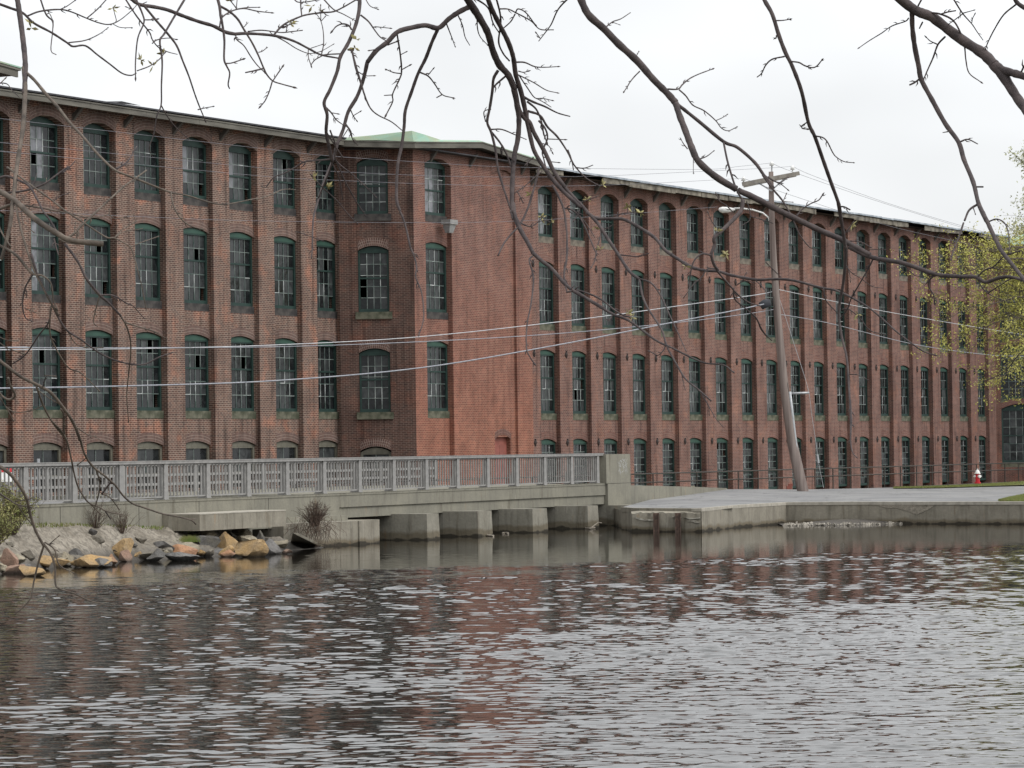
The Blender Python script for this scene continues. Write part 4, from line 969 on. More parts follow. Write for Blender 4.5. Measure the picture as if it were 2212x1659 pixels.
spots = [(2010, 560), (2030, 600), (2060, 590), (2000, 620), (2045, 640), (2090, 560), (2110, 540), (2080, 620), (2130, 600), (2160, 580), (2190, 560), (2100, 670), (2060, 690), (2030, 700), (2085, 720), (2130, 700), (2170, 690), (2200, 660), (2050, 745), (2020, 760), (2090, 770), (2140, 760), (2180, 750), (2120, 800), (2160, 830), (2190, 850), (2200, 800), (2150, 650), (2185, 620), (2140, 840), (2060, 660), (2110, 630), (2155, 725), (2200, 720), (2170, 795), (2110, 575), (2165, 530), (2200, 600), (2230, 700), (2250, 640), (2245, 770), (2070, 555), (2038, 560)]
for (x, y) in spots: tg.append(at(x+r.uniform(-8, 8), y+r.uniform(-6, 6), YT+r.uniform(-4, 4)))
gb = onz(2330, 1062, .8); gb = Vector((gb.x, YT, .8)); 
spread_tree('yellow green budding tree before the mill at the right edge', (at(2330, 900, YT).x, YT, .75), at(2320, 420, YT), tg, M_leafy, 30, .055, .22, M_barkl, 5, sub=13, subl=1.5, upw=.25, cl=.13)
tg = [at(2212+r.uniform(-12, 60), 330+r.uniform(0, 230), 236+r.uniform(-3, 3)) for _ in range(26)]
spread_tree('pale thinly leaved tree rising behind the mill roof at right', (at(2290, 900, 236).x, 236, .8), at(2270, 280, 236), tg, M_leafp, 26, .10, .25, M_barkl, 8, sub=8, subl=1.4, upw=.5, cl=.22)
def shrub(label, px, py, t, nst, hgt, spread, matl, leafm=None, nl=0, seed=1, name='shrub', pos=None, rad=.009, ls=.03):
    r = random.Random(seed); base = pos or bankpt(px, t); e = empty(name, label, 'shrub', base); st = MB(); lf = MB()
    for i in range(nst):
        a = r.uniform(0, 6.28); k = r.uniform(.1, 1); q = Vector((math.cos(a)*spread*k, math.sin(a)*spread*k*.8, hgt*r.uniform(.5, 1)*(1-.35*k))); b0 = Vector((math.cos(a)*spread*.12*k, math.sin(a)*.1*k, 0))
        ln = curve(b0, q, .06, 6, .03, r); st.tube(ln, [rad*(1-.12*j) for j in range(7)], 4)
        for _ in range(3):
            j = r.randrange(2, 6); q2 = ln[j]+Vector((r.gauss(0, .12), r.gauss(0, .12), r.uniform(-.02, .2)))*hgt; tw = curve(ln[j], q2, 0, 3, .01, r); st.tube(tw, [rad*.55, rad*.5, rad*.4, rad*.3], 3)
            for _ in range(nl): leaf(lf, tw[r.randrange(0, 4)]+Vector((r.gauss(0, .05), r.gauss(0, .05), r.gauss(0, .05))), ls*r.uniform(.6, 1.3), r)
    st.build('stems', matl, e)
    if nl: lf.build('foliage', leafm, e)
    return e
shrub('leafy green bush at the left edge above the rocks', 24, 0, .7, 110, 1.6, 1.0, M_twig, M_leafg, 14, 3, 'leafy_bush')
shrub('yellowing bush at the left corner behind the boulder', -15, 0, .4, 90, 1.25, .95, M_twig, M_leafg, 12, 4, 'leafy_bush')
shrub('bare twiggy shrub on the bank nearer the bush', 207, 0, .9, 60, 1.05, .85, M_twig, seed=5, name='bare_shrub', rad=.005)
shrub('small bare shrub on the bank right of another', 265, 0, .72, 50, .95, .7, M_twig, seed=6, name='bare_shrub', rad=.005)
p = ptz((1100, 640), z2+.02); p = Vector((A2.x+.95, A2.y+.1, z2-.1))
shrub('dense tangle of dead brush over the culvert corner', 0, 0, 0, 150, .95, .62, M_twig, seed=7, name='dead_brush', pos=p, rad=.007)
r = random.Random(31); hang = MB()
for i in range(220):
    a = p+Vector((r.gauss(0, .3), r.uniform(-.25, .2), r.uniform(-.1, .35))); q = a+Vector((r.gauss(0, .25), -r.uniform(0, .25), -r.uniform(.1, .75))); hang.tube(curve(a, q, 0, 3, .05, r), [.006, .005, .004, .003], 3)
o = hang.build('hanging_stems', M_twig, bpy.data.objects['dead_brush']); o.location = -p
# grass
def blades(mb, pts, n, h, r):
    for _ in range(n):
        i = r.randrange(len(pts)-1); a, b_, c_, d_ = pts[i]+pts[i+1]; u, v = r.random(), r.random(); P_ = (a.lerp(c_, u)).lerp(b_.lerp(d_, u), v)
        s_ = h*r.uniform(.5, 1.3); mb.add([P_+Vector((-.012, 0, -.01)), P_+Vector((.012, 0, -.01)), P_+Vector((r.gauss(0, .03), r.gauss(0, .03), s_))], [(0, 1, 2)])
gr = MB(); gp = MB()
g1 = [(onz(2158, 1082.5, .81), onz(2158, 1082.4, .81)), (onz(2185, 1083, .81), onz(2180, 1076, .81)), (onz(2212, 1083, .81), onz(2212, 1069, .82)), (onz(2400, 1081, .81), onz(2400, 1040, .82)), (onz(3200, 1071, .81), onz(3200, 1040, .82))]
g2 = [(onz(1930, 1055, .89), onz(1930, 1053, .9)), (onz(2030, 1053.5, .87), onz(2030, 1050.5, .88)), (onz(2120, 1050.5, .86), onz(2120, 1046.5, .87)), (onz(2212, 1047.5, .86), onz(2212, 1040.5, .87)), (onz(2500, 1041, .86), onz(2500, 1034, .87))]
r = random.Random(6)
for g in (g1, g2):
    for (a, b1), (c_, d_) in zip(g[:-1], g[1:]): gp.quad(a+Vector((0, 0, .006)), c_+Vector((0, 0, .006)), d_+Vector((0, 0, .006)), b1+Vector((0, 0, .006)))
M_turf = simple('turf soil', (.13, .15, .05), (.20, .17, .09), 3, .95)
blades(gr, g1[:4], 9000, .07, r); blades(gr, g2, 9000, .06, r)
tag(gp.build('turf', M_turf), kind='structure')
tag(gr.build('grass', M_grass), 'short green grass in patches at the right of the lot', 'grass', kind='stuff')
g3 = [(bankpt(0, .9), bankpt(0, 1)), (bankpt(90, .88), bankpt(90, 1)), (bankpt(180, .95), bankpt(180, 1)), (bankpt(330, .9), bankpt(330, 1)), (bankpt(420, .75), bankpt(420, .95))]
gr = MB(); blades(gr, g3, 700, .07, r)
pc = bankpt(c9(1625, 1060)[0], .42)
for _ in range(500): q = pc+Vector((r.gauss(0, .13), r.gauss(0, .2), 0)); gr.add([q+Vector((-.01, 0, 0)), q+Vector((.01, 0, 0)), q+Vector((r.gauss(0, .07), 0, r.uniform(.08, .22)))], [(0, 1, 2)])
tag(gr.build('weeds', M_grass), 'sparse green weeds on the sandy bank by the abutment wall', 'weeds', kind='stuff')
# ---------------------------------------------------------------- driftwood
for (pts, lb) in (([(1037, 1153), (1052, 1156), (1066, 1157.5)], 'pale stick floating at the foot of the second pier'), ([(1086, 1151.5), (1093, 1151), (1098, 1152)], 'short white stick floating between the piers'),
                  ([(1245, 1134), (1258, 1140), (1275, 1142), (1288, 1139)], 'bleached branch caught against the rightmost pier')):
    b = MB(); v = [onz(x, y, .03) for x, y in pts]
    b.tube(v, .035, 6)
    if 'branch' in lb:
        a = v[1]; b.tube([a, a+Vector((-.25, 0, .3)), a+Vector((-.42, 0, .52))], [.03, .02, .01], 5); b.tube([v[2], v[2]+Vector((.3, 0, .22)), v[2]+Vector((.42, 0, .2))], [.03, .02, .01], 5); b.tube([v[1], v[1]+Vector((.3, .1, .14)), v[3]+Vector((0, 0, .1))], .02, 5)
    tag(b.build('driftwood', M_drift), lb, 'driftwood', 'driftwood at the piers')
# ---------------------------------------------------------------- hydrants
def hydrant(label, base, body):
    e = empty('fire_hydrant', label, 'hydrant', base); b = MB()
    b.lathe((0, 0, 0), [(.17, -.05), (.17, .03), (.115, .035), (.112, .42), (.13, .425), (.13, .46)], 16); b.build('barrel', body, e, False)
    b = MB(); b.lathe((0, 0, 0), [(.16, .462), (.165, .50), (.135, .51), (.12, .58), (.085, .64), (.04, .665), (.04, .72), (.02, .735)], 16); b.build('bonnet', M_white, e, False)
    for ang, rr, ll in ((180, .055, .19), (0, .055, .19), (-60, .07, .20)):
        b = MB(); b.M = Matrix.Rotation(math.radians(ang), 4, 'Z') @ Matrix.Translation((0, 0, .33)) @ Matrix.Rotation(math.radians(90), 4, 'Y'); b.lathe((0, 0, 0), [(rr, .09), (rr, ll-.04), (rr*1.2, ll-.035), (rr*1.2, ll), (.02, ll), (.02, ll+.03)], 12); b.M = None
        b.build('nozzle_cap', M_white, e, False)
    return e
hb = onz(2112, 1048, .70); hydrant('red fire hydrant with white bonnet before the mill at right', (hb.x, hb.y, .84), M_red)
hb2 = KM @ Vector((onbr(886, 1045, -12.8)[0], 12.8, 1.0)); bpy.data.objects[hydrant('white fire hydrant seen through the bridge railing', (hb2.x, hb2.y, 1.35), M_white).name].scale = (1.1, 1.1, 1.1)
# ---------------------------------------------------------------- pipe fence in front of the mill
pf = empty('pipe_fence', 'thin dark pipe fence along the foot of the right mill wing', 'fence', M=BM); offp = 6.0
sA = onwall(1357, 1020, offp)[0]; sB = onwall(2212, 1012, offp)[0]+30; b = MB(); zp = onwall(1600, 1017.5, offp)[1]; zm = onwall(1600, 1035, offp)[1]; zl = .62
for z in (zp, zm, zl): b.tube([(sA-28, -offp, z), (sB, -offp, z-.0)], .03, 6)
b.build('pipe_rails', M_pipe, pf); pb = MB(); pb.tube([(0, -offp, -.3), (0, -offp, zp)], .032, 6); pmesh = pb.mesh('post', M_pipe)
x = sA-28
while x < sB: o = link('post', pmesh, pf); o.location.x = x; x += 2.35
# ---------------------------------------------------------------- utility pole
YP = 143.
pp = [at(1735, 1063, YP), at(1712, 960, YP), at(1693, 830, YP), at(1680, 690, YP), at(1671, 560, YP), at(1667, 470, YP), at(1665.5, 371, YP)]
up_ = empty('utility_pole', 'leaning wooden utility pole with crossarm at the lot edge', 'utility pole', pp[0]); o0 = pp[0]
pol = MB(); R0 = [.25, .225, .20, .165, .145, .13, .105]
pts = [pp[0]+Vector((.02, 0, -.4))]+pp; pol.tube([p-o0 for p in pts], [R0[0]]+R0, 14); pol.build('pole', M_pole, up_, True)
arm = MB(); a, c_ = at(1603, 398, YP-.35), at(1727, 374, YP-.35); a.y -= .0; d_ = (c_-a); a2, c2b = a-o0, c_-o0
def beam(mb, a, c, w_, h_):
    d = (c-a).normalized(); u = Vector((0, 0, 1)); s_ = d.cross(u).normalized()*w_; u2 = s_.cross(d).normalized()*h_
    mb.add([a-s_-u2, a+s_-u2, a+s_+u2, a-s_+u2, c-s_-u2, c+s_-u2, c+s_+u2, c-s_+u2], [(0, 3, 2, 1), (4, 5, 6, 7), (0, 1, 5, 4), (1, 2, 6, 5), (2, 3, 7, 6), (3, 0, 4, 7)])
beam(arm, a2, c2b, .06, .085); beam(arm, a2+Vector((.1, .6, -.02)), c2b+Vector((-.1, .6, -.02)), .05, .08); arm.build('crossarm', M_wood, up_)
def P2(x, y, Y=YP): return at(x, y, Y)-o0
b = MB()
for q in ((1635, 393), (1700, 381)): beam(b, P2(q[0], q[1], YP-.28), P2(1666, 412, YP-.24), .012, .03)
b.build('crossarm_brace', M_galv, up_)
b = MB(); b.tube([P2(1667, 378), P2(1667.5, 352)], .035, 6); b.build('top_pin', M_galv, up_)
ins = MB(); ins.lathe((0, 0, 0), [(.03, -.12), (.03, 0), (.10, .01), (.11, .06), (.06, .07), (.09, .10), (.05, .17), (.03, .19)], 10); im = ins.mesh('insulator', M_white)
tops_ = [P2(1667, 358), P2(1606, 391, YP-.35), P2(1712, 367, YP-.35)]
for q in tops_: o = link('insulator', im, up_); o.location = q
# street light on its curved arm
b = MB(); ap = [P2(1664, 486), P2(1660, 470), P2(1648, 460), P2(1625, 453), P2(1600, 450), P2(1585, 450)]; b.tube(ap, .038, 7); b.build('lamp_arm', M_white, up_, True)
b = MB(); vs = []; hd = [(1588, .05), (1580, .11), (1570, .15), (1560, .16), (1554, .10), (1552, .03)]
for px, rr in hd:
    c0 = P2(px, 452.5)
    for k in range(10): q = 2*math.pi*k/10; vs.append(c0+Vector((0, math.cos(q)*rr*1.1, math.sin(q)*rr*(.75 if math.sin(q) > 0 else 1.0))))
b.add(vs, [(i*10+k, i*10+(k+1) % 10, (i+1)*10+(k+1) % 10, (i+1)*10+k) for i in range(5) for k in range(10)]+[tuple(range(10)), tuple(range(59, 49, -1))]); b.build('lamp_head', M_white, up_, True)
# cable cover, strut, splice box
b = MB()
def riser(pts, dx):
    return [P2(x+dx, y, YP-.1) for x, y in pts]
b.tube(riser([(1703, 846), (1709, 900), (1716, 960), (1726, 1010), (1734, 1062)], 3), .07, 6); b.build('cable_guard', M_galv, up_, True)
b = MB(); b.tube(riser([(1670, 640), (1678, 700), (1690, 780), (1703, 850)], 1), .035, 6); b.build('riser_cable', M_pipe, up_, True)
b = MB(); b.tube([P2(1704, 850), P2(1748, 848.5)], .05, 8); b.build('guy_strut', M_galv, up_, True)
b = MB(); b.tube([P2(1682, 640, YP), P2(1707, 717), P2(1741, 823), P2(1748, 850), P2(1754, 900), P2(1763, 960), P2(1768, 1000), P2(1779, 1054)], .011, 5); b.tube([P2(1765.5, 982), P2(1768, 1000)], .05, 8); b.build('guy_wire', M_galv, up_)
b = MB(); b.tube([P2(1643, 662), P2(1652, 656), P2(1664, 654)], [.17, .2, .16], 9); b.build('splice_case', simple('dark plastic', (.05, .055, .065)), up_, True)
# red marker blocks at the pole's foot
b = MB(); p = onz(1713, 1056, .95); b.box(p.x-.28, p.x-.05, p.y, p.y+.3, .9, 1.08); b.box(p.x-.2, p.x, p.y+.05, p.y+.28, 1.083, 1.2); tag(b.build('brick_pile', M_door), 'small pile of red bricks at the left foot of the utility pole', 'bricks')
# ---------------------------------------------------------------- wires
def wire(label, pts, rad, mat, n=4):
    b = MB(); v = [at(x, y, Y) for x, y, Y in pts]; out_ = []
    if pts[0][0] < 0: v.insert(0, v[0]+(v[0]-v[1]).normalized()*45)
    if pts[-1][0] > 2250: v.append(v[-1]+(v[-1]-v[-2]).normalized()*40)
    for i in range(len(v)-1):      # catmull-rom
        p0, p1, p2, p3 = v[max(i-1, 0)], v[i], v[i+1], v[min(i+2, len(v)-1)]
        for k in range(8):
            t = k/8; out_.append(.5*((2*p1)+(p2-p0)*t+(2*p0-5*p1+4*p2-p3)*t*t+(3*p1-p0-3*p2+p3)*t**3))
    out_.append(v[-1]); b.tube(out_, rad, 5); tag(b.build('overhead_wire', mat, smooth=True), label, 'wire', 'overhead wires')
YL = 100.
def YY(x): return YL+(YP-YL)*(x/1666)
def seg(pts): return [(x, y, YY(x) if x <= 1670 else YP+(x-1666)/546*32) for x, y in pts]
wire('bright upper cable crossing the mill front from the left to the pole', seg([(-60, 756), (0, 755.5), (300, 753), (600, 745), (913, 727), (1250, 690), (1500, 656), (1640, 636), (1674, 628)]), .016, M_cablew)
wire('grey cable just below the bright one, sagging to the pole', seg([(-60, 752), (0, 751), (300, 751), (600, 749), (913, 738), (1200, 721), (1450, 698), (1600, 680), (1680, 667)]), .016, M_cable)
wire('lowest thick grey cable rising from lower left to the pole', seg([(-60, 839), (0, 838.5), (300, 833), (600, 822), (913, 794), (1200, 746), (1450, 697), (1580, 672), (1650, 657)]), .026, M_cable)
wire('thin wire from the left over the tower lamp to the street light', seg([(-60, 452), (100, 459), (300, 468), (553, 477), (960, 481), (1168, 475), (1331, 464), (1550, 447)]), .007, M_cabled)
wire('topmost thin power line from upper left to the pole tip', seg([(-60, 249), (0, 256), (550, 319), (713, 337), (923, 351), (1113, 361), (1506, 366), (1600, 359), (1667, 352)]), .007, M_cabled)
wire('middle thin power line from left to the right insulator', seg([(-60, 301), (0, 307.5), (550, 361), (693, 369), (975, 381), (1261, 381), (1500, 371), (1659, 363), (1712, 359)]), .007, M_cabled)
wire('lower thin power line from left to the left insulator', seg([(-60, 319), (0, 326), (550, 379), (693, 388), (975, 399), (1206, 402), (1406, 396), (1606, 385)]), .007, M_cabled)
wire('thin power line running right from the pole tip', seg([(1667, 352), (1712, 371), (1900, 436), (2134, 507.5), (2300, 550)]), .008, M_cabled)
wire('thin power line running right from the right insulator', seg([(1712, 359), (1760, 381), (1930, 443), (2134, 503), (2300, 540)]), .008, M_cabled)
wire('thin power line running right from below the crossarm', seg([(1606, 385), (1674, 410), (1866, 472), (2000, 507), (2300, 570)]), .008, M_cabled)
wire('bright cable running right from the pole past the windows', seg([(1680, 625), (1712, 632), (1870, 665), (2050, 697), (2212, 723), (2400, 750)]), .016, M_cablew)
wire('grey cable running right from the pole below the bright one', seg([(1684, 679), (1790, 698), (1971, 743), (2120, 765), (2212, 770), (2400, 775)]), .018, M_cable)
# ---------------------------------------------------------------- lamp on the tower
s1, z1 = onwall(970, 489, 3.0)
e = empty('wall_lamp', 'grey floodlight box mounted on the stair tower beside the upper window', 'lamp', M=BM @ Matrix.Translation((s1, -2.9, z1)))
b = MB(); b.box(-.33, .33, -.35, .1, .08, .28); b.box(-.05, .05, .1, .16, -.1, .2); b.build('housing', M_alu, e)
b = MB(); b.add([(-.27, -.3, .078), (.27, -.3, .078), (.27, .05, .078), (-.27, .05, .078), (-.17, -.2, -.28), (.17, -.2, -.28), (.17, 0, -.28), (-.17, 0, -.28)], [(0, 1, 2, 3), (4, 7, 6, 5), (0, 4, 5, 1), (1, 5, 6, 2), (2, 6, 7, 3), (3, 7, 4, 0)]); b.build('lens', simple('lamp lens', (.27, .27, .265), (.2, .2, .2), 5, .3), e)
# sign behind the left end of the railing + fence post
e = empty('road_sign', 'red and white sign behind the railing at the far left', 'sign', M=KM @ Matrix.Translation((onbr(14, 1024, -3)[0], 3.0, zt)))
zs1 = onbr(14, 1024, -3)[1]-zt
b = MB(); b.box(-.36, .36, 0, .02, zs1-.22, zs1+.05); b.build('board', M_white, e); b = MB(); b.box(-.36, .36, -.006, -.002, zs1+.052, zs1+.2); b.box(-.36, .36, -.001, .02, zs1+.051, zs1+.2); b.build('red_band', M_red, e); b = MB(); b.box(-.03, .03, .021, .06, -.3, zs1+.2); b.build('stand', M_galv, e)
e = empty('fence_post', 'galvanised fence end post rising above the left railing', 'post', M=KM @ Matrix.Translation((onbr(83, 1000, -1.0)[0], 1.0, zt)))
b = MB(); b.tube([(0, 0, -.2), (0, 0, zr-zt+.13)], .04, 8); b.build('post', M_galv, e); b = MB(); b.tube([(-14, 0, zr-zt-.02), (0, 0, zr-zt-.02)], .025, 6); b.build('top_pipe', M_galv, e)
# ---------------------------------------------------------------- foreground branches
CR = dict(A=(0, 0, 1.8433), N=(500, 0, 2.765), B=(1200, 0, 2.212), M=(1700, 500, 2.765), Q=(2000, 0, 2.4578), C=(2600, 0, 2.1107), L=(0, 600, 3.16), Z=(2500, 500, 2.765), X=(2748, 700, 1.3822),
          c1=(0, 200, 2.4255), c2=(912, 200, 2.4255), c3=(1824, 200, 2.4255), c4=(2736, 200, 2.4255), c5=(0, 884, 2.4255), c6=(912, 884, 2.4255), c7=(1824, 884, 2.4255), c8=(2736, 884, 2.4255), c9=(0, 1500, 2.4255), W=(2500, 1000, 2.074))
def cv_(c, x, y): ox, oy, s_ = CR[c]; return (ox+x/s_)/1.6492, (oy+y/s_)/1.6492
T_RIGHT = [
('Q',19,17,[(150,-60),(230,120),(370,250),(500,385),(660,530),(800,690),(930,820),(1000,900)]),
('Q',16,17,[(1000,900),(1030,1000),(1080,1130),(1140,1290),(1190,1400),(1290,1500),(1400,1580),(1530,1655)]),
('Z',16,13,[(360,495),(500,555),(700,660),(900,760),(1150,880),(1390,985),(1659,1130)]),
('c8',12,8,[(700,-12),(900,80),(1170,130),(1450,225),(1650,245),(1800,250),(1880,295),(2000,255),(2100,250),(2240,285)]),
('Q',9,8,[(1000,900),(1200,1060),(1420,1240),(1540,1290),(1690,1420),(1770,1530),(1860,1650)]),
('Z',6,2,[(600,340),(700,480),(800,600),(890,760),(960,920),(1050,1040),(1110,1075)]),
('Z',5,5,[(215,20),(260,230),(340,480),(410,600)]),
('Z',11,7,[(405,590),(380,700),(240,850),(125,955),(128,1030),(95,1120),(120,1220),(160,1280)]),
('c7',6,2.5,[(1720,60),(1770,190),(1880,320),(1960,410),(2050,470),(2130,495)]),
('c7',4,2,[(1915,345),(1925,440),(2010,515),(2110,610),(2150,700),(2212,775)]),
('W',3,2,[(330,210),(400,270),(440,350),(475,400),(510,435)]),
('c7',5,3,[(1720,60),(1640,50),(1580,100),(1550,180),(1530,310)]),
('c7',4,2,[(1770,180),(1690,180),(1640,250),(1570,310),(1480,435)]),
('Q',3.5,2,[(385,240),(450,190),(520,165),(605,110)]),('Q',2,1.5,[(450,195),(505,215)]),('Q',3.5,2.5,[(685,625),(640,670),(600,720),(580,755),(550,800)]),
('Q',4.5,2.5,[(930,780),(1020,780),(1060,740),(1120,690),(1200,650),(1320,605)]),('Q',4,2,[(1030,785),(1090,840),(1150,920),(1250,970),(1350,1055),(1400,1120),(1460,1145),(1530,1115)]),
('Q',2.2,1.8,[(1355,1055),(1410,1030),(1448,1005)]),('Q',3.5,2,[(1200,1395),(1270,1370),(1330,1325)]),('Q',3,2,[(1105,1305),(1070,1260),(1050,1225)]),('Q',2,1.5,[(1155,1390),(1155,1450),(1155,1510)]),
('Q',2,1.6,[(655,490),(668,470),(675,455)]),('Q',3,2,[(1775,1530),(1850,1580),(1910,1600),(1975,1560)]),('Q',2.5,2,[(1910,1600),(1975,1655)]),
('Z',2.5,2,[(745,660),(800,600),(830,535)]),('Z',2,1.5,[(800,600),(885,608)]),('Z',3.5,3,[(920,760),(1000,670),(1080,620),(1150,590),(1185,545)]),('Z',3,2.4,[(1385,940),(1440,880),(1480,825)]),('Z',3,2,[(1430,990),(1560,1000),(1659,1050)]),
('Z',3,2,[(440,600),(470,680),(475,780),(410,830)]),('Z',3,2.5,[(310,710),(240,640),(180,600),(150,545)]),('Z',2.5,2,[(140,860),(100,800),(65,720)]),('Z',2.5,2,[(475,750),(560,770),(680,810)]),
('c8',4,3,[(910,90),(870,170),(790,310),(720,430),(690,520),(640,590)]),('c8',2.5,1.5,[(665,130),(720,210),(800,260),(900,330),(1000,345)]),('c8',4.5,3,[(1460,230),(1400,270),(1395,340),(1430,400),(1440,465)]),
('c8',4.5,3,[(1810,250),(1870,190),(1950,160),(2040,70),(2160,30)]),('c8',3.5,2,[(1810,260),(1850,340),(1900,390),(1980,430),(2090,470)]),('c8',3.5,2,[(1900,390),(1990,330),(2090,270)]),('c8',2,2,[(1920,170),(2030,185),(2212,200)]),
('c8',3.5,2,[(480,350),(500,450),(580,540),(620,590)]),('c8',3.5,2,[(640,530),(700,530),(790,600),(880,710),(1000,745)]),('c8',2.5,2,[(2290,800),(2150,940),(2080,1030),(1990,1100),(1880,1140)]),('c8',2.5,1.5,[(1180,150),(1280,240),(1400,230),(1540,160)]),
('c8',2,1.5,[(870,10),(960,12),(1010,15)]),('c8',3,2,[(-20,120),(50,190),(100,240)]),
('c4',3,2,[(0,1040),(60,1080),(110,1090),(165,1055)]),
]
T_HANG = [
('C',11,9,[(220,-90),(265,10),(320,110),(370,270),(420,400),(470,500),(540,690),(590,920),(640,1030),(700,1200),(760,1370),(820,1540),(835,1650)]),
('c4',9,9,[(606,1275),(628,1390),(652,1540),(668,1659)]),
('c8',9,4.5,[(668,-20),(672,10),(670,100),(650,300),(615,500),(615,620),(640,780),(680,950),(700,1200),(715,1500),(712,1659)]),
('X',4.5,2.5,[(388,1000),(395,1100),(390,1200),(400,1260),(418,1282)]),
('C',3.5,2.5,[(345,155),(400,153),(448,145)]),('C',3,2.5,[(350,265),(348,285),(338,292)]),('C',4,2.8,[(410,425),(320,445),(270,490),(240,550),(205,580)]),('C',4,3,[(460,462),(520,470),(560,492),(610,508),(650,500),(690,455)]),
('C',3.5,3,[(580,920),(545,945),(545,965),(575,970)]),('C',2.5,2,[(545,950),(522,938)]),('C',4,2,[(640,1022),(700,1035),(735,1070),(770,1140),(800,1180),(860,1215),(925,1223)]),('C',4,3.5,[(825,1555),(860,1555),(905,1578)]),
('c8',2.5,1.5,[(665,130),(700,200),(712,280)]),('X',2.5,1.5,[(385,875),(430,880),(475,903)]),
]
T_THICK = [
('C',24,27,[(1180,-90),(1340,40),(1420,90),(1520,130),(1640,220),(1760,310),(1900,400),(1990,490)]),
('C',27,22,[(1980,480),(2060,580),(2150,720),(2260,880)]),
('C',21,19,[(2000,490),(2060,530),(2150,555),(2260,590)]),
('C',13,11,[(1370,80),(1372,200),(1390,350),(1420,500),(1440,600),(1520,750),(1620,930),(1720,1070),(1760,1200),(1830,1370),(1870,1530),(1930,1660)]),
('c4',11,11,[(1830,1300),(1880,1400),(1940,1530),(1990,1630),(2010,1665)]),
('c8',11,10,[(2000,-15),(2015,20),(2100,130),(2250,320)]),
('C',3.5,2,[(1345,135),(1320,160),(1220,195),(1140,250),(1050,305),(978,355)]),('C',4,3.5,[(1450,165),(1425,215)]),('C',5,3,[(1620,275),(1565,335),(1530,430),(1490,520),(1460,590)]),('C',3.5,2.2,[(1565,335),(1510,310),(1482,285)]),
('C',5.5,2.5,[(1480,95),(1580,105),(1680,155),(1740,260),(1765,350),(1775,450),(1800,550),(1885,615)]),('C',4,3.5,[(1590,105),(1640,90),(1700,80)]),('C',4,2,[(1680,-10),(1750,100),(1820,180),(1860,240),(1905,303)]),
('C',3,2,[(1750,100),(1830,78)]),('C',3,2,[(1750,105),(1690,150),(1640,185)]),('C',2.5,2,[(1820,170),(1825,140),(1840,110)]),('C',4.5,2.5,[(2150,35),(2060,110),(1990,220),(1940,320),(1920,380)]),
('C',12,11,[(2130,-50),(2160,20),(2250,80)]),('C',5,5,[(2190,545),(2212,500),(2230,480)]),('C',4.5,4,[(1415,45),(1445,-10)]),('C',5,4,[(1425,595),(1390,620),(1350,640)]),
('C',4.5,2.5,[(1735,1065),(1790,1048),(1865,1083)]),('C',3,2,[(1640,990),(1600,997)]),('C',4,4,[(1855,1405),(1905,1405)]),('C',6,5,[(1865,1535),(1800,1580),(1765,1659)]),('c4',5,4,[(1690,1440),(1650,1560),(1610,1659)]),('c8',4,3,[(1618,-30),(1600,30),(1585,90)]),
('c4',4,2.8,[(1905,1430),(1980,1408),(2050,1450),(2080,1550),(2085,1659)]),('C',3,2,[(1830,1560),(1845,1605)]),
]
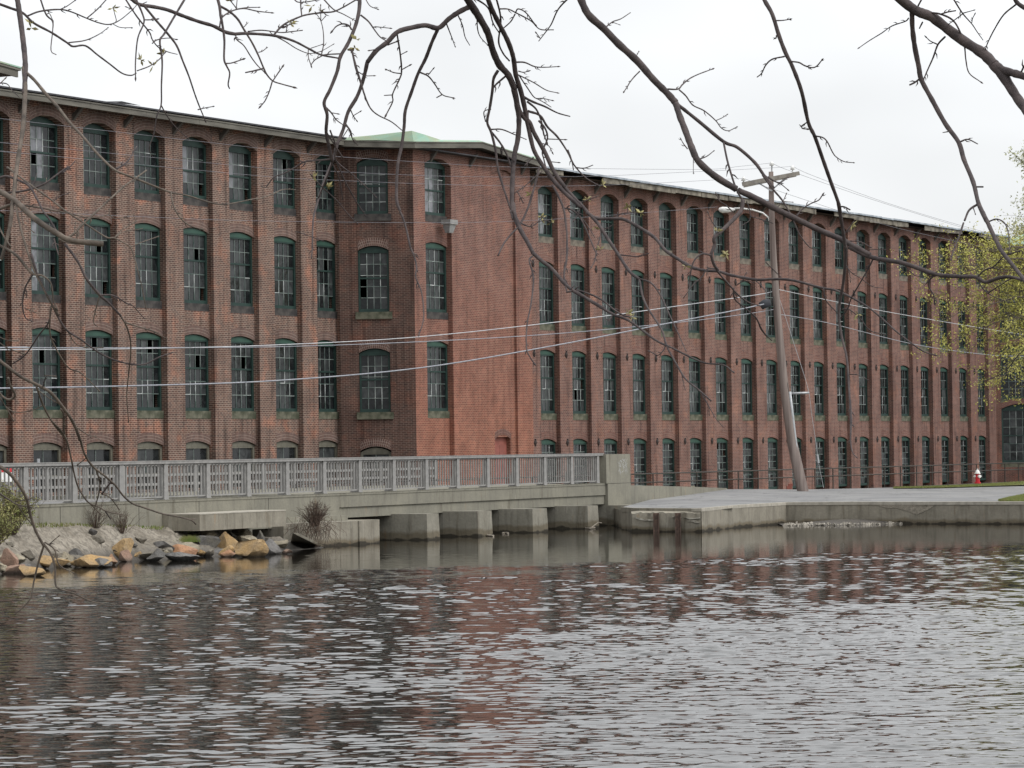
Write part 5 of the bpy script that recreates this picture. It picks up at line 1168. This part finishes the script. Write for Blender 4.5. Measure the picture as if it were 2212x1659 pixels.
T_CENTER = [
('B',19,16,[(980,-80),(1060,40),(1130,150),(1190,260),(1230,400),(1280,510),(1350,590),(1400,700)]),
('B',14,11,[(1390,680),(1420,830),(1435,950),(1425,1100),(1400,1220),(1385,1400),(1380,1560),(1385,1680)]),
('M',12,10,[(350,620),(370,740),(420,870),(500,1010),(550,1110)]),
('M',10,8,[(550,1110),(640,1190),(740,1270),(860,1410),(960,1490),(1100,1570),(1250,1659)]),
('c7',8,3,[(560,380),(700,470),(870,570),(1000,620),(1100,690),(1250,800),(1400,870),(1560,950),(1680,995),(1830,1010),(1905,1065)]),
('B',12,12,[(1160,-80),(1230,90),(1290,210),(1350,330),(1390,450),(1410,590),(1450,720),(1480,850),(1500,950)]),
('B',11,10,[(1495,880),(1500,960),(1530,1100),(1560,1200),(1640,1330),(1740,1460),(1830,1550),(1930,1640)]),
('M',9,7.5,[(1000,610),(1080,700),(1190,820),(1300,990),(1400,1140),(1500,1290),(1600,1370)]),
('c7',6,4,[(1100,265),(1130,420),(1180,530),(1290,700),(1340,850),(1420,1000),(1500,1130),(1620,1230),(1720,1320)]),
('c7',3,1.5,[(1640,1260),(1720,1400),(1760,1470),(1820,1540)]),('c7',5,2,[(1100,265),(1200,300),(1280,400),(1340,530),(1410,680),(1455,780),(1500,880)]),
('B',13,10,[(1400,700),(1430,850),(1470,920),(1520,970),(1560,1060),(1640,1200),(1710,1350),(1800,1480)]),('M',9,8,[(755,305),(870,470),(960,570),(1020,640)]),
('B',8,5,[(1270,555),(1235,620),(1225,720),(1205,850),(1185,960),(1215,1040),(1250,1180),(1270,1330),(1310,1470),(1370,1650)]),('M',5,4,[(330,690),(350,780)]),
('B',5,5,[(1220,1040),(1290,1130),(1340,1220),(1370,1310)]),('B',4,2.2,[(1215,1020),(1300,1020),(1400,1060),(1495,1100)]),('B',3,2.5,[(1172,960),(1160,880),(1215,860)]),('B',5,4.5,[(1330,600),(1260,660),(1235,690)]),
('B',5,4,[(1240,-70),(1285,100),(1290,200),(1275,330),(1310,420),(1360,480)]),('B',4,2.5,[(1285,70),(1350,72),(1410,100),(1530,165),(1600,230),(1710,235)]),('B',3.5,3,[(1410,95),(1430,70),(1490,100),(1560,190)]),('B',3.5,3,[(1405,110),(1370,170),(1310,225)]),
('B',5,3,[(1080,-20),(1190,60),(1230,180),(1280,260)]),('B',3.5,2,[(1105,110),(1108,220),(1130,290),(1185,352)]),
('B',4.5,2,[(1405,490),(1480,492),(1560,525),(1640,530),(1735,525)]),('B',3,2.2,[(1430,560),(1470,570),(1500,563)]),('B',3.5,2,[(1430,590),(1550,650),(1650,710),(1730,730)]),('B',3.5,2,[(1440,600),(1500,690),(1560,770),(1620,775),(1690,790)]),('B',2.5,2,[(1560,770),(1620,800),(1690,845)]),
('B',7,2.5,[(1455,755),(1540,800),(1640,840),(1740,890),(1840,918)]),('B',5.5,3,[(1500,800),(1570,860),(1610,950),(1630,1050),(1650,1110)]),('B',6.5,3,[(1505,875),(1600,910),(1660,1000),(1740,1080),(1820,1200),(1870,1300),(1960,1400),(2040,1450)]),
('B',3.5,2,[(1880,1320),(1950,1325),(2020,1300)]),('B',5,3,[(1590,950),(1640,1010),(1660,1090),(1620,1190),(1630,1250),(1660,1370)]),('B',2.8,2.2,[(1655,1095),(1790,1100)]),('B',2.5,2,[(1690,1275),(1740,1280)]),('B',4,3,[(1550,1240),(1525,1260),(1500,1285)]),
('B',4,2.5,[(1820,1180),(1850,1260),(1865,1340)]),('B',2.5,2,[(1620,1130),(1670,1150),(1695,1195)]),
('M',6,4,[(610,260),(590,360),(540,540),(490,690),(420,830),(330,930),(260,1020),(205,1135)]),('M',3,2.5,[(640,305),(560,370),(470,450),(370,520)]),('M',3,3,[(390,495),(420,550),(455,620)]),('M',4,2,[(420,810),(500,845),(560,835),(640,760)]),('M',2.5,1.5,[(600,800),(680,790),(740,812)]),
('M',6,4,[(740,440),(790,530),(850,670),(870,800),(885,950),(880,1150),(855,1330),(885,1500)]),('M',4.5,3,[(850,670),(920,680),(1000,740),(1060,850),(1120,990),(1170,1110)]),('M',2.5,2,[(1010,740),(1080,830),(1130,910),(1160,960)]),
('M',3.5,2.5,[(1215,820),(1215,930),(1180,1060),(1160,1180),(1130,1240)]),('M',3,2,[(1380,1125),(1480,1135),(1580,1145),(1670,1120)]),('M',3,2,[(1020,610),(1110,580),(1195,545)]),('M',3,2.5,[(1010,680),(990,730),(960,780)]),
('M',9,7.5,[(1080,710),(1180,770),(1350,770),(1450,780),(1600,860),(1750,960),(1850,1080),(1950,1150),(2100,1240),(2212,1280)]),('M',4,2,[(1365,765),(1400,730),(1480,715),(1620,715)]),('M',3,2,[(1220,870),(1280,865),(1340,830)]),('M',2,1.5,[(1480,715),(1485,650)]),
('c7',7.5,7,[(1480,130),(1560,170),(1680,195),(1780,200),(1900,235),(2100,272),(2212,270)]),
('c8',7,3,[(0,268),(200,275),(450,340),(600,370),(800,470),(930,560),(1110,720),(1250,830),(1350,895),(1430,920)]),('c7',3,1.5,[(1940,320),(1990,290),(2040,285),(2090,300)]),('c7',2.5,2,[(1990,290),(2010,240),(2030,205)]),('c7',2.5,2,[(2100,275),(2160,330),(2212,400)]),
('c7',5,4,[(470,380),(560,365),(680,400),(780,450),(880,530),(960,580),(1040,600)]),('c7',5,3.5,[(480,-5),(470,120),(450,230),(460,320),(478,380)]),('c7',5,3,[(175,70),(150,110),(185,260),(165,480),(130,660),(125,860),(155,940),(188,990)]),
('c7',3,2.5,[(1330,830),(1310,880),(1260,925),(1195,895)]),('c7',2.5,1.5,[(920,60),(1000,65),(1080,70),(1160,50)]),('c7',3,2.5,[(870,580),(850,610),(825,630)]),('c7',3,1.5,[(1465,1080),(1480,1150),(1498,1230)]),('c7',2,1.5,[(1700,1370),(1708,1450)]),
# left going bough
('B',13,12,[(1050,50),(960,95),(880,150),(800,220),(700,200),(600,215),(480,250),(400,330),(310,400),(240,490)]),
('B',10,8,[(240,490),(210,620),(160,760),(90,880),(50,1020),(10,1120),(-15,1200)]),
('c2',8,4,[(715,730),(700,760),(670,880),(600,1050),(550,1200),(500,1380),(490,1500),(487,1659)]),('c6',4,3,[(487,-20),(485,30),(478,90)]),
('B',9,7,[(800,220),(750,330),(700,460),(640,580),(590,720),(540,870),(530,1000),(510,1150),(480,1300),(470,1500),(475,1600),(500,1665)]),
('c2',6,5,[(1213,1220),(1240,1330),(1270,1400),(1300,1500),(1335,1659)]),('c6',5,2.5,[(1335,-5),(1370,80),(1388,170),(1380,250),(1430,380),(1450,560),(1440,650),(1410,745)]),
('B',4.5,2.5,[(660,572),(720,600),(770,660),(830,745),(910,770)]),('B',3,2.5,[(830,745),(785,770)]),('B',2.5,2,[(720,590),(755,548)]),('B',3.5,2,[(950,110),(990,200),(1010,290),(1048,358)]),('B',3.5,2,[(865,190),(900,280),(930,360)]),
('B',4.5,3,[(475,270),(500,430),(510,560),(495,620),(440,740),(440,800),(392,898)]),('B',3.2,2.6,[(510,580),(450,572),(395,550)]),('B',3,2.5,[(510,550),(568,518)]),('B',3,2.2,[(440,748),(372,752)]),('B',3.5,3,[(400,355),(465,330)]),('B',2.5,2,[(505,430),(540,412)]),
('B',3,2.5,[(310,390),(262,397)]),('c2',3,2.2,[(820,470),(840,515),(867,553)]),('c2',2.5,2,[(840,515),(895,482)]),('c2',3,2,[(780,590),(820,650),(835,720),(870,760)]),('c2',2.5,2,[(795,630),(740,715)]),
]
T_ARCH = [
('A',9,9,[(820,-50),(870,0),(920,30),(1010,45),(1100,65),(1190,100),(1300,140),(1400,170),(1480,210),(1550,225)]),
('N',8,4,[(930,335),(1060,330),(1310,350),(1500,400),(1660,480),(1780,540),(1960,575)]),('N',3.5,3.5,[(1780,545),(1860,535),(1970,530)]),
('N',8,3,[(745,-70),(780,60),(790,150),(810,250),(828,400),(825,580),(850,650),(880,720),(865,830),(880,875)]),('N',6.5,3,[(785,60),(880,115),(960,190),(1020,290),(1100,420),(1160,540),(1210,660),(1250,740),(1310,800),(1400,830),(1500,857)]),
('N',3.5,3,[(1300,800),(1270,900),(1230,990),(1190,1040)]),('N',3.2,3,[(1310,790),(1350,730),(1395,665)]),('N',4.5,3.5,[(1210,675),(1130,695),(1035,715)]),('N',2.5,2,[(1165,515),(1200,505),(1240,475)]),('N',2.2,2,[(1020,265),(1045,240),(1048,215)]),
('N',3.5,3,[(835,625),(900,620),(1005,585)]),('N',4.5,2.5,[(780,265),(800,180),(860,130),(940,95),(1030,85),(1150,110),(1285,125)]),('N',3,2,[(945,90),(1050,75),(1160,72)]),('N',3,2.5,[(945,80),(910,35),(885,5)]),('N',2.5,2.5,[(945,85),(955,-20)]),
('N',3.5,2.5,[(940,345),(950,390),(1020,450),(1090,560),(1150,640),(1220,710)]),('N',3.5,2.5,[(1060,310),(1200,298),(1380,320),(1500,310),(1600,298)]),('N',5,3.5,[(1315,345),(1380,270),(1450,220),(1560,170),(1640,145),(1780,125),(1900,115),(2000,70),(2120,0),(2180,-40)]),
('N',2.5,2,[(1435,315),(1450,255),(1478,240)]),('N',3.5,3.5,[(1590,155),(1580,60),(1580,-20)]),('N',3,2.5,[(1505,-20),(1550,20),(1640,18),(1740,0)]),('N',3.5,2,[(1795,-20),(1900,90),(2000,140),(2110,200)]),
('N',3,2,[(1785,535),(1805,430),(1800,300),(1775,200),(1730,130)]),('N',2.5,2.2,[(1778,205),(1776,110),(1776,60)]),('N',2.2,2,[(1780,210),(1815,170)]),('N',3,1.5,[(1340,362),(1430,410),(1540,480),(1650,525),(1720,520),(1790,500),(1895,440)]),('N',2.5,2.2,[(1655,480),(1655,560),(1680,640)]),('N',2.5,3,[(1680,640),(1720,590),(1790,550)]),('N',2,1.8,[(1680,475),(1785,440)]),
('A',7.5,3,[(-60,0),(-20,20),(60,50),(150,85),(220,150),(340,215),(440,280),(480,305),(560,300),(640,360),(720,420),(800,480),(860,495),(895,480)]),('A',4.5,2.5,[(180,105),(260,75),(380,62),(460,75),(570,120),(650,150),(720,160),(790,130),(870,65)]),('A',3.5,3.5,[(570,120),(640,60),(700,-5)]),('A',3,2.5,[(400,60),(440,40),(490,5)]),
('A',3.5,2,[(450,280),(560,265),(650,225),(705,185)]),('A',2.2,2,[(745,160),(790,180),(860,182)]),('A',2.2,2,[(765,135),(745,60)]),('A',5,2,[(255,-40),(300,90),(345,140),(345,210),(335,330),(370,360)]),('A',2.5,2.2,[(300,95),(325,90),(345,130)]),
('A',4.5,2,[(815,-20),(900,110),(980,210),(1000,260),(1040,310),(1100,340),(1165,357)]),('A',5.5,3,[(895,0),(935,90),(945,150),(905,250),(890,400),(890,505)]),('A',3.5,3,[(945,130),(985,130),(1030,125)]),('A',6.5,3,[(940,30),(1030,140),(1100,220),(1160,300),(1200,400),(1240,500),(1280,620),(1310,700),(1345,785)]),
('A',6.5,2,[(1240,-50),(1150,100),(1080,220),(1050,270),(1065,400),(1060,560),(1058,690),(1030,760),(1010,880),(980,970),(1000,1030)]),('A',3.5,2,[(1058,690),(1090,750),(1140,820),(1190,870),(1235,910)]),('A',3,2.5,[(900,465),(980,435),(1040,395),(1080,350)]),
('A',3.2,2.2,[(1300,720),(1340,710),(1395,700)]),('A',3.2,3,[(1055,255),(1025,265),(1000,285)]),('A',2.5,2,[(1050,255),(1110,250),(1155,258)]),('A',2.5,2,[(935,25),(965,12)]),('A',2.5,2,[(900,30),(870,60),(835,48)]),
# vertical at V 780
('N',9.5,8.5,[(2165,-80),(2155,100),(2120,250),(2050,420),(1970,560),(1940,700),(1870,880),(1810,1010),(1840,1130),(1830,1300),(1860,1450),(1890,1590)]),
('c2',6,3,[(640,840),(660,900),(640,980),(600,1080),(550,1200)]),
('c2',4.5,2,[(640,640),(690,780),(690,900),(830,1020),(950,1130),(1030,1210)]),('c2',3.5,2.5,[(690,900),(760,1060),(850,1230),(940,1370)]),('c2',3.5,2,[(660,930),(720,1060),(750,1240)]),('c2',4,2.5,[(605,650),(680,770),(740,860)]),
('c2',5,2,[(650,890),(560,900),(430,910),(340,960),(250,1010),(150,1050),(90,1130),(60,1130)]),('c2',3.5,2,[(470,1020),(560,1120),(700,1250),(800,1370),(870,1440)]),('c2',2.5,2,[(345,1515),(450,1550),(570,1595)]),
('N',4.5,3,[(2080,290),(2050,250),(1990,235),(1930,260),(1895,300)]),('N',4.5,2.2,[(1830,1060),(1880,1110),(1930,1180),(1990,1225)]),('N',2.5,2,[(1880,1110),(1935,1120)]),('N',3.5,2,[(2020,1230),(2060,1280),(2080,1350),(2130,1415)]),
('N',5,3,[(2040,490),(2080,490),(2100,560),(2140,700),(2180,830),(2212,950)]),('B',5.5,2.5,[(90,390),(120,410),(150,540),(190,660),(230,780),(270,860),(330,910),(430,960),(515,1028)]),('B',2.8,2,[(160,560),(220,595),(285,597)]),
('B',4.5,2.5,[(190,120),(250,170),(300,240),(340,290),(385,320)]),('B',2.5,2,[(300,210),(350,215),(415,222)]),('B',2.5,2,[(220,-20),(260,45),(315,70)]),
]
T_RIVET = [('B',5,2,[(1860,-40),(1810,0),(1740,80),(1690,190),(1640,260),(1590,325)]),('B',3,2.2,[(1600,300),(1590,285),(1575,265)])]
T_LEFT = [
('A',14,13,[(105,-90),(110,-30),(125,60),(150,250),(165,400),(165,500),(160,620)]),
('c1',13,9,[(208,100),(215,200),(215,350),(200,600),(170,800),(140,1000),(120,1200),(105,1300),(90,1450),(40,1659),(10,1760)]),
('c1',8.5,5,[(225,140),(300,210),(400,330),(500,440),(600,570),(720,700),(830,830),(980,975),(1100,1030),(1250,1090),(1400,1150),(1500,1185)]),('c1',4.5,3,[(1480,1180),(1620,1205),(1800,1260),(1950,1280),(2212,1230)]),
('c2',3,2,[(0,1240),(150,1190),(210,1160),(270,1150),(330,1155)]),
('c1',5,3,[(1000,975),(1080,930),(1130,870),(1180,780)]),
('L',4,6.5,[(1650,20),(1500,130),(1400,200),(1200,380),(1050,520),(900,660),(850,720),(760,785)]),('L',3,2,[(835,710),(850,625)]),
('L',14,14,[(-60,190),(-10,260),(60,290),(200,390),(340,520),(480,630),(640,730),(740,790),(830,815),(990,835),(1160,850)]),('L',5,2,[(660,790),(740,830),(900,865)]),
('L',4.5,3,[(1925,265),(1935,350),(1980,480),(2050,580),(2150,650),(2260,680)]),
('L',7,5,[(-40,120),(70,90),(200,130),(330,200),(420,350),(480,470),(560,580),(620,680),(680,780)]),('L',7,6,[(730,850),(830,980),(900,1090),(960,1220),(1050,1340),(1130,1430),(1230,1520),(1360,1659)]),
('c5',6,2.5,[(590,0),(690,140),(740,260),(860,410),(970,500),(1070,630),(1120,760),(1130,900),(1110,1100),(1095,1280),(1110,1490)]),
('L',5.5,2.5,[(80,-15),(220,90),(350,190),(560,340),(740,480),(940,610),(1090,710),(1210,780),(1290,785),(1400,840),(1470,890),(1510,1000),(1560,1180),(1600,1350),(1640,1560)]),('L',3.2,2,[(1285,785),(1380,690),(1540,590)]),('L',3,1.5,[(1310,770),(1400,710),(1590,680)]),('L',2.2,2,[(1475,885),(1600,830),(1770,770)]),('L',2,1.5,[(1530,600),(1510,545)]),
('L',4.5,2,[(200,395),(300,420),(400,435),(600,470),(800,510),(960,550),(1100,550),(1220,520),(1290,565),(1420,550)]),('L',2,1.5,[(1225,520),(1230,480),(1245,430)]),
('L',5.5,4,[(90,275),(250,255),(400,215),(520,160),(640,70),(770,-20)]),('c1',4,2,[(540,1010),(600,960),(650,905)]),('L',2.5,2,[(520,160),(525,105)]),('L',2.5,2,[(600,370),(680,310),(740,290)]),('L',2.5,2,[(340,220),(390,140),(415,50)]),('L',2.2,1.8,[(200,400),(290,300),(400,215)]),
('L',6,6,[(175,400),(220,620),(280,840),(340,1020),(400,1180),(460,1290),(540,1450),(660,1659)]),('c5',6,3,[(270,50),(330,240),(430,450),(560,690),(700,790),(850,900),(1000,970),(1150,1005),(1260,1000),(1380,940),(1500,900)]),
('L',7.5,7,[(-40,850),(0,870),(100,920),(190,980),(280,1090),(370,1190)]),('c5',5.5,3,[(280,225),(370,240),(430,290),(450,350),(460,450),(485,510)]),('c5',5,2.5,[(280,230),(215,350),(195,500),(220,600),(260,625)]),('c5',3,2.5,[(215,520),(265,540),(320,560)]),
('c5',4.5,3.5,[(442,520),(420,640),(330,760),(220,920),(110,1000)]),('c5',5,2.5,[(440,500),(430,720),(480,860),(590,1030),(700,1080),(850,1225)]),
('c5',4.5,2,[(860,405),(980,410),(1100,480),(1150,500),(1240,600)]),('c5',3.5,2.2,[(860,410),(820,560),(808,640),(845,680)]),('c5',4.5,2.5,[(1075,640),(1200,680),(1330,720),(1445,785)]),
('c5',3,2,[(570,690),(650,820),(750,860),(870,860)]),
('c5',8.5,7.5,[(-80,930),(-20,960),(60,1020),(180,1110),(330,1185),(440,1250),(540,1370),(600,1450),(650,1540),(690,1659)]),('c9',6.5,4,[(610,-20),(680,120),(730,280),(800,390),(900,470),(1000,560),(1060,640),(1140,710),(1250,750),(1400,800),(1530,825),(1650,855),(1690,890)]),('c9',3,2.5,[(1640,852),(1690,842)]),
('c5',6,5,[(315,1195),(370,1350),(450,1500),(570,1650)]),('c9',5.5,3,[(440,-10),(560,130),(610,300),(640,450),(680,580),(760,700),(850,740),(920,780),(1040,805)]),('c9',3.2,3,[(780,715),(855,790)]),('c9',3.2,3,[(910,780),(955,845)]),('c9',5,4.5,[(955,530),(880,630)]),('c9',3.5,2.5,[(875,630),(950,660),(1020,750)]),('c9',4.5,3,[(825,410),(860,520),(855,620),(810,780)]),('c9',3.2,2.5,[(740,325),(680,370)]),('c9',3,2,[(670,60),(760,120),(830,140),(930,205)]),('c9',2.5,2,[(860,615),(935,630)]),
('c9',9.5,7,[(-60,350),(-20,380),(80,450),(170,560),(230,670),(260,800),(310,950),(380,1080)]),('c9',6.5,3,[(375,1060),(440,1150),(475,1260),(480,1410),(520,1450),(640,1490),(770,1550),(905,1585)]),('c9',6,2.5,[(380,1070),(330,1230),(290,1400),(270,1520),(200,1610),(130,1670)]),('c9',4.5,2.5,[(385,1045),(470,1110),(510,1240),(620,1305)]),
('c9',4.5,2.5,[(-20,615),(80,680),(150,720),(280,750)]),('c9',3,2.5,[(150,720),(200,800),(265,880)]),('c9',3,2.2,[(130,695),(200,685),(280,665)]),('c9',2.5,2,[(430,1060),(500,1000)]),
('c5',3.5,2.8,[(-20,805),(60,860),(190,910)]),('c5',7,6,[(70,1120),(85,1180),(130,1270),(80,1310),(20,1280),(-20,1230)]),('c5',3.5,2,[(0,1290),(60,1380),(150,1420),(280,1400),(350,1370)]),('c5',3.2,2.5,[(50,1370),(110,1480)]),('c5',5,4,[(525,1390),(550,1440),(550,1560),(560,1600)]),('c5',3.2,2.8,[(370,1200),(385,1150),(400,1100)]),('c5',2.5,2,[(380,1100),(465,1105)]),('c5',2.5,1.8,[(330,1230),(400,1280),(480,1330)]),
('c1',3.2,2,[(-20,230),(60,240),(100,290),(165,355)]),('c1',3,2.5,[(0,238),(38,200)]),('L',4,4.5,[(-20,630),(40,760),(120,880)]),('L',9,7,[(-40,470),(60,430),(150,400)]),('L',2.5,2,[(240,470),(260,610),(370,710)]),('L',4,3,[(610,790),(630,880),(660,980)]),('L',2.5,2,[(560,380),(570,430)]),('c5',2.5,1.5,[(0,770),(60,795),(150,800)]),
]
CLUST = [('N',2130,390),('N',2110,470),('N',1480,235),('N',1770,90),('N',5,590),('A',205,155),('A',205,185),('N',890,8),('A',1005,430),('A',1075,350),('c2',620,1135),('c2',490,1040),('A',740,55),('M',520,530),('M',630,760),('M',1080,580),('M',730,810),('M',1240,440),('M',1150,850),('Z',240,1120),('Z',150,890),('Z',1480,830),('M',1485,660),('c7',1840,50),('c7',1500,155),('c7',1000,565),('c7',1040,600),('M',1210,1075),('c8',780,570),('N',1690,60),('M',1610,715)]
def tree_depth(y0, k): return lambda x, y: y0+.45*math.sin(x/260+k)+.35*math.sin(y/210+k*2)
def smooth(pts, w0, w1, r, step=4):
    v = [Vector((p[0], p[1], 0)) for p in pts]; o = []; n = len(v)
    for i in range(n-1):
        p0 = v[i-1] if i > 0 else v[0]*2-v[1]; p1, p2 = v[i], v[i+1]; p3 = v[i+2] if i+2 < n else v[-1]*2-v[-2]
        for k in range(step):
            t = k/step; o.append((.5*((2*p1)+(p2-p0)*t+(2*p0-5*p1+4*p2-p3)*t*t+(3*p1-p0-3*p2+p3)*t**3), (i+t)/(n-1)))
    o.append((v[-1], 1.)); return [(p.x, p.y, (w0+(w1-w0)*t)*r.uniform(.93, 1.10)) for p, t in o]
def bare_tree(label, data, y0, k, trunk, mat, clusters=(), mat2=None, crown=5.6):
    e = empty('bare_tree', label, 'tree', trunk, group='leafless trees leaning over the pond'); T = Vector(trunk); r = random.Random(int(k*100)+3); dep = tree_depth(y0, k)
    tk = MB(); tk.tube([Vector((0, 0, -.3)), Vector((.03, .02, 1)), Vector((.1, .1, 2.6)), Vector((.05, .3, 4.2)), Vector((.1, .35, crown-T.z)), Vector((.2, .5, crown-T.z+1.6)), Vector((.1, .8, crown-T.z+3.2))], [.24, .19, .165, .145, .13, .09, .03], 12); tk.build('trunk', mat, e, True)
    hub = T+Vector((.08, .32, 4.4-T.z+1.2))
    for (c, w0, w1, pts) in data:
        vp = [cv_(c, *q) for q in pts]; sm = smooth(vp, w0, w1, r, 5); pt = []; rad = []
        fx, fy = vp[0]
        for x, y, w_ in sm:
            Yd = dep(x, y); pt.append(at(x, y, Yd)); rad.append(w_*.43*Yd/FP)
        out_frame = (fy < -2 or fx < -2 or fx > 2214)
        if out_frame and w0 >= 4:
            a = pt[0]; d = (pt[0]-pt[2]).normalized(); L = (hub-a).length; m1 = a+d*min(1.2, L*.2); m2 = m1.lerp(hub, .5)+Vector((0, 0, .6)); ext = [hub.lerp(hub, 0)]
            seq = []
            for i in range(1, 9):
                t = i/9; seq.append(a*(1-t)**3+m1*3*t*(1-t)**2+m2*3*t*t*(1-t)+hub*t**3)
            seq.append(hub); pt = seq[::-1]+pt; rad = [rad[0]*(1+.9*(1-i/9)) for i in range(9)]+rad
        elif w0 > w1 and w1 <= 3.2 and r.random() < .75:      # bud at the tip
            d = (pt[-1]-pt[-2]).normalized(); q = rad[-1]; pt += [pt[-1]+d*q*1.5, pt[-1]+d*q*4, pt[-1]+d*q*8.5]; rad += [q*1.5, q*1.6, q*.2]
        b = MB(); b.tube([p-T for p in pt], rad, 9 if w0 > 7 else 6)
        if w0 <= 5 and len(vp) > 2:                          # short spurs along the twig
            for _ in range(int(len(vp)*.9)):
                i = r.randrange(2, len(pt)-3 if len(pt) > 6 else len(pt)); i = min(i, len(pt)-2); d = (pt[i+1]-pt[i]).normalized(); s_ = Vector((d.z, r.uniform(-.6, .6), -d.x))*r.choice((-1, 1)); q = rad[i]
                b.tube([pt[i]-T, pt[i]+(s_+d*.8)*q*3-T, pt[i]+(s_+d*1.4)*q*r.uniform(4, 6)-T], [q*.6, q*.75, q*.15], 4)
        m_ = mat2 if (mat2 and r.random() < .25) else mat
        b.build('bough' if w0 >= 6 else 'twig', m_, e, True)
    for (c, x, y) in clusters:
        vx_, vy_ = cv_(c, x, y); ctr = at(vx_, vy_, dep(vx_, vy_)); b = MB(); lf = .012
        for _ in range(r.randrange(4, 8)):
            d = Vector((r.gauss(0, 1), r.gauss(0, 1), r.gauss(.3, .8))).normalized(); s_ = d.cross(Vector((r.gauss(0, 1), r.gauss(0, 1), r.gauss(0, 1)))).normalized(); L = r.uniform(.012, .024)
            b.add([ctr-T, ctr+d*L*.5+s_*L*.2-T, ctr+d*L-T, ctr+d*L*.5-s_*L*.2-T, ctr+d*L*.5+d.cross(s_)*L*.12-T], [(0, 1, 4), (1, 2, 4), (2, 3, 4), (3, 0, 4), (0, 3, 2, 1)])
        b.build('leaf_bud', M_bud, e)
    return e
cl = lambda f: [c for c in CLUST if f(*cv_(*c))]
bare_tree('bare tree whose long bough arches down behind the pole crossarm', T_RIGHT, 9.3, 1.1, (3.4, -3.0, 1.0), M_bark, [c for c in CLUST if c[0] in ('Z', 'c8', 'c7')])
bare_tree('bare tree with one thin limb hanging straight down right of the pole', T_HANG, 8.6, 2.3, (5.2, -2.2, 1.0), M_bark)
bare_tree('bare tree with the thickest limb crossing the upper right corner', T_THICK, 8.0, .4, (7.2, -1.4, 1.0), M_bark)
bare_tree('bare tree whose forked limbs hang before the stair tower in the middle', T_CENTER+T_RIVET, 9.8, 3.2, (1.2, -3.6, 1.0), M_bark, [c for c in CLUST if c[0] == 'M'])
bare_tree('budding bare tree with twigs arching across the sky at upper left', T_ARCH, 8.8, 5.0, (-2.0, -3.2, 1.0), M_bark, [c for c in CLUST if c[0] in ('N', 'A', 'c2')])
bare_tree('bare tree with tangled pale boughs along the left edge', T_LEFT, 8.2, 4.1, (-4.8, -1.8, 1.0), M_barkl, (), M_bark)
